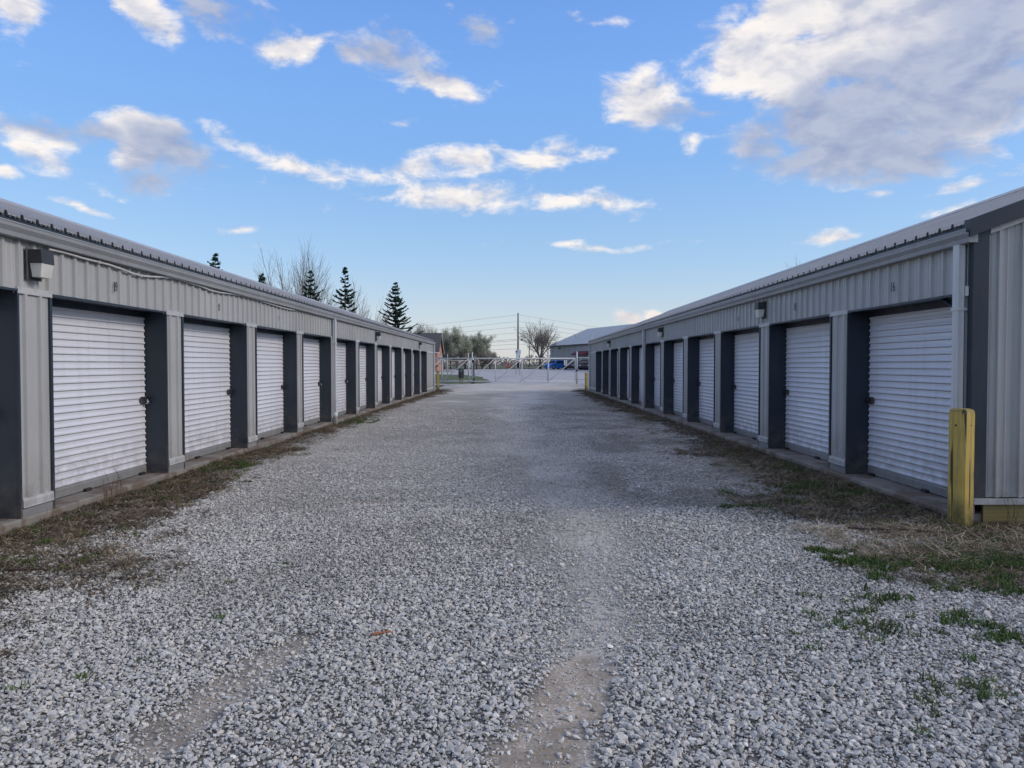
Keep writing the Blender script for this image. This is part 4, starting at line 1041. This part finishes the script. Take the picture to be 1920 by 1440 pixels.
# ------------------------------------------------------------------ vehicles
def car(x, y, rz, paint, label, L=4.3, Hh=1.5, W=1.76, suv=False, group='parked cars'):
    t_ = thing('parked_car', (x, y, tz(y)), label, 'car', group, rz)
    n = 1 if suv else 0
    top = [(-L/2, .55), (-L/2+.04, .80), (-L/2+.10, 1.0 if suv else .92), (-L/2+.35 if suv else -L/2+.6, Hh-.08 if suv else Hh-.16), (-.5, Hh), (.25, Hh-.02), (.62 if suv else .55, Hh-.14), (1.12, .98), (1.6, .90), (L/2-.18, .78), (L/2, .60), (L/2, .34), (L/2-.1, .22)]
    def prof(k, zf=lambda z: z): return [(px, 0, pz) for px, pz in top]
    mb = MB()
    rings = []
    for yf in (-1, -.94, -.6, 0, .6, .94, 1):
        r_ = []
        for px, pz in top:
            inset = .16*max(0, (pz-.9)/(Hh-.9)) if pz > .9 else .0
            endt = .06*(abs(px)/(L/2))**4
            yy = yf*(W/2)*(1 - inset*1.15 - endt); zz = pz - (.05 if abs(yf) == 1 else 0)*(1 if pz > .5 else 0)
            r_.append((px, yy, zz))
        r_ += [(L/2-.15, yf*W/2*.95, .20), (-L/2+.12, yf*W/2*.95, .20), (-L/2, yf*W/2*.97, .32)]
        rings.append(r_)
    mb.loft(rings); body = mb.build('body', paint, t_, False)
    for s_ in (-1, 1):
        zt_ = Hh - .16; ya = s_*(W/2*.985); yb2 = s_*(W/2*.862)
        for (x0, x1, x0t, x1t) in ((-1.55 if suv else -1.3, -.35, -1.45 if suv else -.95, -.35), (-.28, 1.02, -.28, .52)):
            mb = MB(); o = s_*.012
            mb.loft([[(x0, ya+o, .98), (x1, ya+o, .98), (x1t, yb2+o*2, zt_), (x0t, yb2+o*2, zt_)], [(x0, ya-o*3, .98), (x1, ya-o*3, .98), (x1t, yb2-o*3, zt_), (x0t, yb2-o*3, zt_)]]); mb.build('side_window', M['glass'], t_)
        mb = MB(); mb.cbox(.70, .88, s_*(W/2+.02), s_*(W/2+.16), .98, 1.10, .02); mb.build('mirror', paint, t_)
        mb = MB(); mb.cbox(L/2-.14, L/2+.012, s_*W/2*.56, s_*W/2*.90, .60, .74, .02); mb.build('headlight', M['steel'], t_)
        mb = MB(); mb.cbox(-L/2-.012, -L/2+.06, s_*W/2*.62, s_*W/2*.92, .66, .86, .02); mb.build('tail_light', smat('tail_red', (.3,.01,.01), (.35,.02,.02), 3, .3), t_)
        for xw in (-L/2+.85, L/2-.85):
            mb = MB(); yw = s_*(W/2-.02); mb.tube([(xw, yw-s_*.20, .33), (xw, yw-s_*.18, .33), (xw, yw+s_*.02, .33), (xw, yw+s_*.03, .33)], [.30, .33, .33, .29], 20); ty = mb.build('wheel', M['black'], t_)
            mb = MB(); mb.tube([(xw, yw+s_*.025, .33), (xw, yw+s_*.045, .33)], [.21, .18], 14); mb.build('rim', M['steel'], ty)
    mb = MB()
    mb.quad((1.13, -W/2*.80, .99), (1.13, W/2*.80, .99), (.60, W/2*.70, Hh-.13), (.60, -W/2*.70, Hh-.13))
    mb.v = [(q[0]+.03, q[1], q[2]+.015) for q in mb.v]; mb.build('windscreen', M['glass'], t_)
    mb = MB(); mb.cbox(L/2-.05, L/2+.015, -.5, .5, .42, .56, .01); mb.build('grille', M['black'], t_)
M['carblue'] = smat('bright_blue_paint', (.03,.16,.52), (.04,.19,.58), 1.5, .25)
M['carnavy'] = smat('dark_navy_paint', (.012,.022,.045), (.018,.03,.06), 1.5, .25)
M['cardark'] = smat('dark_green_paint', (.012,.022,.022), (.018,.03,.03), 1.5, .3)
car(7.05, 124, R(-143), M['carblue'], 'bright blue hatchback parked beyond the right end of the gate', 4.0, 1.52)
car(9.25, 121.5, R(-100), M['cardark'], 'very dark car parked between the blue hatchback and the navy car', 4.3, 1.50)
car(11.45, 119.5, R(-100), M['carnavy'], 'navy blue car parked under the burgundy awning', 4.5, 1.55, suv=True)

# ------------------------------------------------------------------ poles, wires, signs
PY = 140.0; pz0 = tz(PY)
M['polewood'] = smat('pole_wood', (.10,.085,.072), (.16,.14,.12), 4, .9, sc=(2,2,.2))
pol = thing('utility_pole', (gx(971.3,PY), PY, pz0), 'tall wooden utility pole with a lamp standing behind the gate', 'utility pole')
Hp = gh(587, PY)-pz0
mb = MB(); mb.tube([(0,0,-.3), (0,0,Hp*.5), (0,0,Hp)], [.19, .16, .12], 10); mb.build('pole', M['polewood'], pol, True)
WV = (590.5, 603, 613, 624, 636, 638.5, 645, 654)
for v in WV:
    mb = MB(); z = gh(v, PY)-pz0; mb.tube([(-.02,-.2,z-.06), (.02,-.2,z+.06)], [.06,.05], 8); mb.build('insulator', M['galv'], pol)
mb = MB(); mb.tube([(0,-.05,gh(635,PY)-pz0), (.5,-.05,gh(634,PY)-pz0), (.75,-.05,gh(635.5,PY)-pz0)], .035, 6); mb.build('lamp_arm', M['galv'], pol)
mb = MB(); z = gh(638.5,PY)-pz0; mb.tube([(.75,-.05,z+.35),(.75,-.05,z+.2),(.75,-.05,z)], [.10,.14,.30], 12); mb.build('lamp_shade', M['lamp_dark'], pol)
M['wire'] = smat('cable_grey', (.10,.10,.105), (.13,.13,.135), 2, .6)
LABW = ['top power line on the utility pole', 'second power line from the top', 'third power line from the top', 'fourth power line from the top', 'upper of the close pair of cables on the pole', 'lower of the close pair of cables on the pole', 'second lowest cable on the utility pole', 'lowest cable on the utility pole']
for k, v in enumerate(WV):
    z = gh(v, PY); px = gx(971.3, PY); mb = MB(); pts = []
    if k < 7 : ends = [(-78, 250), (72, 280)]
    else: ends = [(-78, 200), (0, 0)]
    pts = []
    for f in np.linspace(1, 0, 13):
        pts.append((px + (ends[0][0]-px)*f, PY-.2+(ends[0][1]-PY)*f, z - 1.1*math.sin(math.pi*f)*.6))
    if k < 7:
        for f in np.linspace(0.08, 1, 12):
            pts.append((px + (ends[1][0]-px)*f, PY-.2+(ends[1][1]-PY)*f, z - 1.1*math.sin(math.pi*f)*.6))
    mb.tube(pts, .017 if k < 4 else .022, 4)
    tag(mb.build('power_line', M['wire']), LABW[k], 'power line', 'power lines')
p2 = thing('utility_pole', (gx(992.3,215), 215, tz(215)), 'short distant utility pole just left of the rounded bare tree', 'utility pole')
mb = MB(); mb.tube([(0,0,-.3), (0,0,gh(648,215)-tz(215))], [.17, .12], 8); mb.build('pole', M['polewood'], p2, True)
mb = MB(); mb.box(-.7, .7, -.06, .06, gh(651,215)-tz(215)-.06, gh(651,215)-tz(215)+.06); mb.build('crossarm', M['polewood'], p2)
SY = 92.0
M['signteal'] = smat('sign_pale_teal', (.50,.60,.62), (.58,.67,.69), 2, .5)
sgn = thing('site_sign', (gx(971,SY), SY, tz(SY)), 'pale two-panel sign on posts standing before the utility pole', 'sign')
X_ = lambda u: gx(u,SY)-gx(971,SY); Z_ = lambda v: gh(v,SY)-tz(SY)
for u in (968, 974.5): seg('post', (X_(u), .05, -.1), (X_(u), .05, Z_(657)), .04, sgn, M['galv'])
mb = MB(); mb.box(X_(966.5), X_(976.6), -.02, .0, Z_(664.0), Z_(656)); pn = mb.build('upper_panel', M['signteal'], sgn)
mb = MB(); mb.box(X_(967.3), X_(970.3), -.028, -.022, Z_(660.8), Z_(658.4)); mb.build('symbol', M['lamp_dark'], pn)
mb = MB(); mb.box(X_(968.0), X_(975.2), -.02, .0, Z_(676.5), Z_(664.4)); pn = mb.build('lower_panel', M['whitep'], sgn)
mb = MB(); mb.tube([(X_(971.4), -.022, Z_(669.5)), (X_(971.4), -.028, Z_(669.5))], .15, 16); mb.build('disc', M['signteal'], pn)
mb = MB(); mb.box(X_(974.0), X_(975.2), -.028, -.022, Z_(674), Z_(665.5)); mb.build('stripe', smat('sign_navy', (.02,.06,.14), (.03,.08,.17), 2, .5), pn)
for q in range(2):
    mb = MB(); mb.box(X_(969), X_(973.5), -.028, -.022, Z_(673.4+q*1.3), Z_(672.8+q*1.3)); mb.build('text_line', M['smut'], pn)
M['red'] = smat('red_paint', (.38,.045,.04), (.46,.06,.055), 2, .5)
RY = 150.0
rs = thing('roadside_sign', (gx(952.5,RY), RY, tz(RY)), 'small red sign of two boards low on the far lawn', 'sign')
for u0, u1 in ((948.4, 951.8), (952.8, 957)):
    mb = MB(); mb.box(gx(u0,RY)-gx(952.5,RY), gx(u1,RY)-gx(952.5,RY), -.05, .05, .0, gh(680.8,RY)-tz(RY)); bd = mb.build('board', M['red'], rs)
    mb = MB(); c_ = gx((u0+u1)/2,RY)-gx(952.5,RY); mb.box(c_-.05, c_+.05, -.06, -.051, .35, gh(682,RY)-tz(RY)); mb.build('white_stripe', M['whitep'], bd)
FY = 300.0
fh = thing('white_house', (gx(945,FY), FY, tz(FY)), 'tiny white house with a low gable far behind the red sign', 'house')
mb = MB(); mb.box(-1.7, 1.9, 0, 5, 0, gh(683,FY)-tz(FY)); mb.build('wall', M['whitep'], fh)
mb = MB(); z1_ = gh(683,FY)-tz(FY); mb.loft([[(-2.1,y,z1_+.002),(2.3,y,z1_+.002),(.1,y,z1_+1.3)] for y in (-.3,5.3)]); mb.build('roof', M['wroof'], fh)
# far hedgerow: brown leafless scrub read as one mass
mb = MB(); rr = random.Random(77)
M['scrub'] = smat('bare_scrub', (.19,.175,.165), (.28,.26,.245), .12, .95)
for k in range(26000):
    x = rr.uniform(-190, 190); y = rr.uniform(255, 300); hh = (1.6 + 3.4*float(vnoise(x*.09, 3, 5)) + 2.0*float(vnoise(x*.35, 8, 6)))
    z = tz(y) + rr.random()**2.0*hh; s_ = rr.uniform(.25,.7)
    a = Vector((rr.uniform(-1,1), rr.uniform(-.4,.4), rr.uniform(.1,1))).normalized(); bb = Vector((a.z, rr.uniform(-.3,.3), -a.x)).normalized()
    c_ = Vector((x, y, z)); mb.quad(c_-a*s_, c_-bb*s_*.22, c_+a*s_, c_+bb*s_*.22)
tag(mb.build('distant_scrub', M['scrub']), 'low brown leafless scrub along the horizon', 'scrub', kind='stuff')

# ------------------------------------------------------------------ litter, grass, weeds, sticks
def blades_mesh(name, n, lmin, lmax, wd, flat, spread, rr, mat, bend=.4):
    mb = MB()
    for k in range(n):
        a = rr.uniform(0, 6.283); L_ = rr.uniform(lmin, lmax); el_ = rr.uniform(*flat)
        d = Vector((math.cos(a)*math.cos(el_), math.sin(a)*math.cos(el_), math.sin(el_))); sd_ = Vector((-math.sin(a), math.cos(a), 0))*wd*rr.uniform(.7,1.3)
        p = Vector((rr.gauss(0,spread), rr.gauss(0,spread), rr.uniform(0,.008)))
        q = p + d*L_*.55; e = q + (d + Vector((rr.uniform(-bend,bend), rr.uniform(-bend,bend), -bend*rr.random()))).normalized()*L_*.45
        e.z = max(e.z, .002)
        mb.quad(p-sd_, p+sd_, q+sd_*.8, q-sd_*.8); mb.tri(q-sd_*.8, q+sd_*.8, e)
    me = bpy.data.meshes.new(name); me.from_pydata(mb.v, [], mb.f); me.materials.append(mat); return me
M['dead'] = rnd_mat('dead_grass', [(0, (.045,.034,.022)), (.4, (.105,.080,.050)), (.75, (.18,.14,.088)), (1, (.32,.265,.175))], .9)
M['straw'] = rnd_mat('straw', [(0, (.16,.13,.085)), (.5, (.29,.245,.17)), (1, (.46,.41,.30))], .85)
M['green'] = rnd_mat('green_blades', [(0, (.035,.065,.014)), (.5, (.065,.125,.026)), (1, (.11,.14,.045))], .8)
M['leaf'] = rnd_mat('dead_leaf', [(0, (.05,.03,.02)), (.6, (.13,.08,.05)), (1, (.22,.15,.10))], .85)
rr = random.Random(123)
DEAD = lib('dead_kinds', [blades_mesh('dead', 16, .03, .09, .0022, (.0,.5), .03, rr, M['dead']) for k in range(8)])
STRAW = lib('straw_kinds', [blades_mesh('straw', 7, .08, .24, .0022, (.0,.22), .05, rr, M['straw'], .2) for k in range(8)])
GREEN = lib('green_kinds', [blades_mesh('green', 22, .018, .05, .0028, (.5,1.5), .02, rr, M['green'], .7) for k in range(6)])
lf = []
for k in range(5):
    mb = MB(); n_ = 6
    pts_ = [(math.cos(a)*.018*(1.4 if q % 3 == 0 else 1), math.sin(a)*.012, rr.uniform(0,.009)) for q, a in enumerate(np.linspace(0, 6.283, n_, endpoint=False))]
    for q in range(n_): mb.tri((0,0,.002), pts_[q], pts_[(q+1) % n_])
    me = bpy.data.meshes.new('leaf'); me.from_pydata(mb.v, [], mb.f); me.materials.append(M['leaf']); lf.append(me)
LEAF = lib('leaf_kinds', lf)
def litter_pts(dens_near, dens_far, powr, ymax=46, fz=z_litter):
    out = []
    for (x0, x1, y0, y1, dn) in ((-WL+.0, -2.4, 2.5, 14, dens_near), (1.6, WR+.05, 4, 14, dens_near), (WR+.05, 8.0, 3.6, 7.3, dens_near), (-WL, -3.2, 14, ymax, dens_far), (2.8, WR, 14, ymax, dens_far)):
        n = int((x1-x0)*(y1-y0)*dn); x, y = cand(n, x0, x1, y0, y1); p = fz(x, y)**powr
        if x0 > 4: p = np.maximum(p, sm(4.0, 5.0, y))
        kp = rng.uniform(0, 1, n) < p; out.append(np.stack([x[kp], y[kp]], 1))
    return np.concatenate(out)
def put(name, coll, nv, xy, smin, smax, label, cat, dz=.004, tilt=.12):
    n = len(xy); z = h_drive(xy[:,0], xy[:,1]) + dz; s = rng.uniform(smin, smax, n)
    rot = np.stack([rng.normal(0, tilt, n), rng.normal(0, tilt, n), rng.uniform(0, 6.28, n)], 1)
    return scatter(name, coll, nv, np.stack([xy[:,0], xy[:,1], z], 1), rot, np.stack([s, s, s], 1), label, cat)
put('dead_grass', DEAD, 8, litter_pts(760, 260, 1.3), .7, 1.5, 'matted brown dead grass in strips along both storage rows', 'dead grass')
xm_, ym_ = cand(14000, .4, WR-.2, 6, 30); kp = (rng.uniform(0,1,14000) < .25*z_moss(xm_, ym_)**2) & (fbm(xm_*2.2, ym_*1.4, 67, 4) > .53)
put('plant_debris', DEAD, 8, np.stack([xm_[kp], ym_[kp]], 1), .35, .9, 'sparse dark plant debris in the gravel before the right row', 'debris', .008)
put('fallen_leaves', LEAF, 5, litter_pts(300, 90, 1.0), .6, 1.4, 'scattered brown dead leaf scraps along both storage rows', 'leaves', .006, .3)
def z_straw(x, y):
    n = fbm(x*1.8, y*1.8, 41, 3) - .5
    a = 1 - sm(.5, 1.1, np.hypot((x-3.9)/1.5, (y-6.5)/.85) + n*1.0)
    b = (1 - sm(.4, 1.0, np.hypot((x-3.5)/.7, (y-11.2)/1.6) + n))*.5
    c = (1 - sm(.4, 1.1, np.hypot((x+4.2)/.9, (y-6.4)/1.6) + n))*.22
    d = (1 - sm(.5, 1.1, np.hypot((x-5.6)/1.8, (y-6.3)/1.2) + n))*.8
    return np.clip(np.maximum(np.maximum(a, b), np.maximum(c, d)), 0, 1)
n = 15000; x, y = cand(n, 1.8, 7.5, 4.6, 13.5); kp = (rng.uniform(0,1,n) < z_straw(x, y)) & ~((x > WR-.02) & (y > 7.28)); xy = np.stack([x[kp], y[kp]], 1)
x, y = cand(900, -WL+.05, -2.8, 4, 9); kp = rng.uniform(0,1,900) < z_straw(x, y)
put('straw', STRAW, 8, np.concatenate([xy, np.stack([x[kp], y[kp]], 1)]), .6, 1.3, 'loose pale dry straw lying round the near right bollard', 'straw', .012, .16)
GSPOT = [(1560,1040,.22,.10,1),(1600,1055,.25,.12,1),(1680,1072,.30,.12,1),(1720,1085,.35,.14,1),(1800,1090,.4,.16,1),(1880,1080,.45,.25,1),(1850,1110,.4,.12,.8),(1640,1065,.2,.1,.7),(1590,1065,.12,.08,.8),
         (1760,1060,.3,.15,.5),(1890,1050,.5,.3,.8),(1770,1170,.22,.09,.6),(1880,1205,.14,.07,.9),(1690,1095,.2,.1,.5),(1400,955,.28,.2,.6),(1510,915,.5,.3,.6),(1560,930,.5,.3,.6),(1480,880,.5,.3,.4),
         (90,1025,.22,.12,.4),(60,1075,.2,.1,.3),(20,1065,.25,.15,.35),(240,915,.35,.2,.35),(30,1000,.25,.15,.3),(420,880,.4,.5,.4),(670,790,.6,1.4,.5)]
gp = []
for u, v, rx, ry, wt in GSPOT:
    cx, cy = GP(u, v); n = int(rx*ry*3.14*620*wt*(1 if cy < 14 else .3)); a = rng.uniform(0, 6.28, n); r_ = np.sqrt(rng.uniform(0, 1, n))
    xx = cx + np.cos(a)*r_*rx; yy = cy + np.sin(a)*r_*ry; kp = fbm(xx*6, yy*6, 88, 3) > .49
    kp &= ~((xx > WR-.02) & (yy > 7.28)); gp.append(np.stack([xx[kp], yy[kp]], 1))
xx, yy = cand(1300, -WL+.05, -3.2, 4, 14); kp = (rng.uniform(0,1,1300) < z_litter(xx, yy)*.5) & (fbm(xx*2.5, yy*2.5, 19, 3) > .52); gp.append(np.stack([xx[kp], yy[kp]], 1))
xx, yy = cand(3600, 2.2, WR-.05, 5, 14); kp = (rng.uniform(0,1,3600) < z_litter(xx, yy)*.6) & (fbm(xx*2.5, yy*2.5, 29, 3) > .52); gp.append(np.stack([xx[kp], yy[kp]], 1))
xx, yy = cand(2600, 1.6, 4.6, 3.3, 5.3); kp = (fbm(xx*3.2, yy*4.5, 93, 4) > .635) & (rng.uniform(0,1,2600) < sm(1.5, 3.0, xx)); gp.append(np.stack([xx[kp], yy[kp]], 1))
put('green_grass', GREEN, 6, np.concatenate(gp), .7, 1.5, 'low green grass and weeds creeping into the gravel edges', 'grass')
# single tufts out in the gravel
tm = [blades_mesh('weed_tuft', 34, .02, .06, .003, (.3,1.5), .022, rr, M['green'], .7) for k in range(4)]
TUFTS = [(530,1062,'weed tuft in open gravel well behind and left of the orange-brown wood piece'),(430,1098,'upper of two dark weed tufts in the left gravel'),(405,1165,'lower of two dark weed tufts in the left gravel'),
 (255,1245,'dark weed tuft beside the pale track on the left'),(140,1278,'green weed tuft in the lower left gravel'),(25,1300,'weed tuft nearest the left edge of the foreground'),
 (1540,1125,'small bright weed tuft just in front of the green grass edge'),(1620,1185,'weed tuft in the right gravel halfway below the green grass edge'),(1770,1165,'wide low weed patch in gravel below the right grass'),
 (1825,1245,'dark weed tuft in the right foreground gravel'),(1885,1207,'bright green weed clump close to the right edge'),(1735,1385,'brownish weed tuft lowest in the right foreground'),(1345,1035,'low weed tuft left of the right grass edge'),(1510,1120,'tiny weed sprig at the left tip of the right weeds')]
for k, (u, v, lab) in enumerate(TUFTS):
    cx, cy = GP(u, v); o = bpy.data.objects.new('weed_tuft', tm[k % 4]); COL.objects.link(o); o.location = (cx, cy, hz(cx, cy)+.004); o.rotation_euler = (0,0,k*1.7); q = rr.uniform(.8,1.25); o.scale = (q,q,q*.75)
    tag(o, lab, 'weed', 'lone weed tufts in the gravel')
def stick(a, b, r, mat, label, name='stick', mid=.01, n=8):
    (xa, ya), (xb, yb) = GP(*a), GP(*b); rr_ = random.Random(int(xa*1000))
    o3 = Vector(((xa+xb)/2, (ya+yb)/2, hz((xa+xb)/2, (ya+yb)/2)+.018)); mb = MB(); pts_ = []
    for f in np.linspace(0, 1, n):
        x = xa+(xb-xa)*f; y = ya+(yb-ya)*f; pts_.append(Vector((x+rr_.uniform(-1,1)*mid*.4, y+rr_.uniform(-1,1)*mid, hz(x,y)+.016+r+rr_.uniform(0,mid)))-o3)
    mb.tube(pts_, [r*(1.05-.35*k/(n-1)) for k in range(n)], 7)
    o = mb.build(name, mat, None, True); o.location = o3; return tag(o, label, 'stick')
M['rust'] = smat('orange_wood', (.22,.085,.04), (.34,.15,.075), 30, .8, sc=(1,4,1))
M['darkstick'] = smat('dark_branch', (.05,.03,.028), (.10,.06,.05), 20, .85)
stick((692,1203), (731,1196), .0085, M['rust'], 'short orange-brown piece of wood lying alone in the middle of the gravel', mid=.002)
stick((0,1080), (86,1079), .008, M['darkstick'], 'dark thin stick in the litter at the left edge', mid=.006)
stick((1590,998), (1850,1014), .011, M['darkstick'], 'long dark reddish branch across the straw before the near right bollard', mid=.012, n=14)
for a, b, lab in (((100,972),(122,996),'pale dry stalk beside the nearest left pillar, left of a pair'), ((103,970),(130,1000),'pale dry stalk beside the nearest left pillar, right of a pair')):
    stick(a, b, .003, M['straw'], lab, 'dry_stalk', .004)
def dry_weed(u, v, hs, label, seed):
    cx, cy = GP(u, v); rr_ = random.Random(seed); t_ = thing('dry_weed', (cx, cy, hz(cx, cy)), label, 'dry weed')
    for h_, lx in hs:
        mb = MB(); p0 = Vector((rr_.uniform(-.05,.05), rr_.uniform(-.06,.06), 0)); pts_ = [p0 + Vector((lx*f*f, rr_.uniform(-.01,.01), h_*f)) for f in np.linspace(0,1,6)]
        mb.tube(pts_, [.0028,.0026,.0024,.002,.0016,.0012], 4, False)
        for q in (2, 3, 4):
            d = Vector((rr_.uniform(-1,1), rr_.uniform(-1,1), 1.2)).normalized()*h_*.16; mb.tube([pts_[q], pts_[q]+d], [.0016,.001], 3, False)
        mb.build('stalk', M['darkstick'], t_)
dry_weed(196, 950, [(.30,-.02),(.24,.02),(.28,.03),(.20,-.03),(.36,-.09),(.18,.04)], 'brown dry weed stalks in front of the door under number 29', 3)
dry_weed(222, 934, [(.34,-.10),(.30,-.04),(.26,.02)], 'thin arching dry stalks against the bottom of the nearest left door', 5)
dry_weed(1905, 990, [(.32,-.05),(.26,.04),(.30,-.10),(.22,.08),(.28,.0)], 'dry grass stalks against the gable end at the right edge', 7)
dry_weed(1620, 1025, [(.12,.03),(.10,-.03),(.09,.05)], 'short dry stalks standing in the straw left of the near bollard', 9)
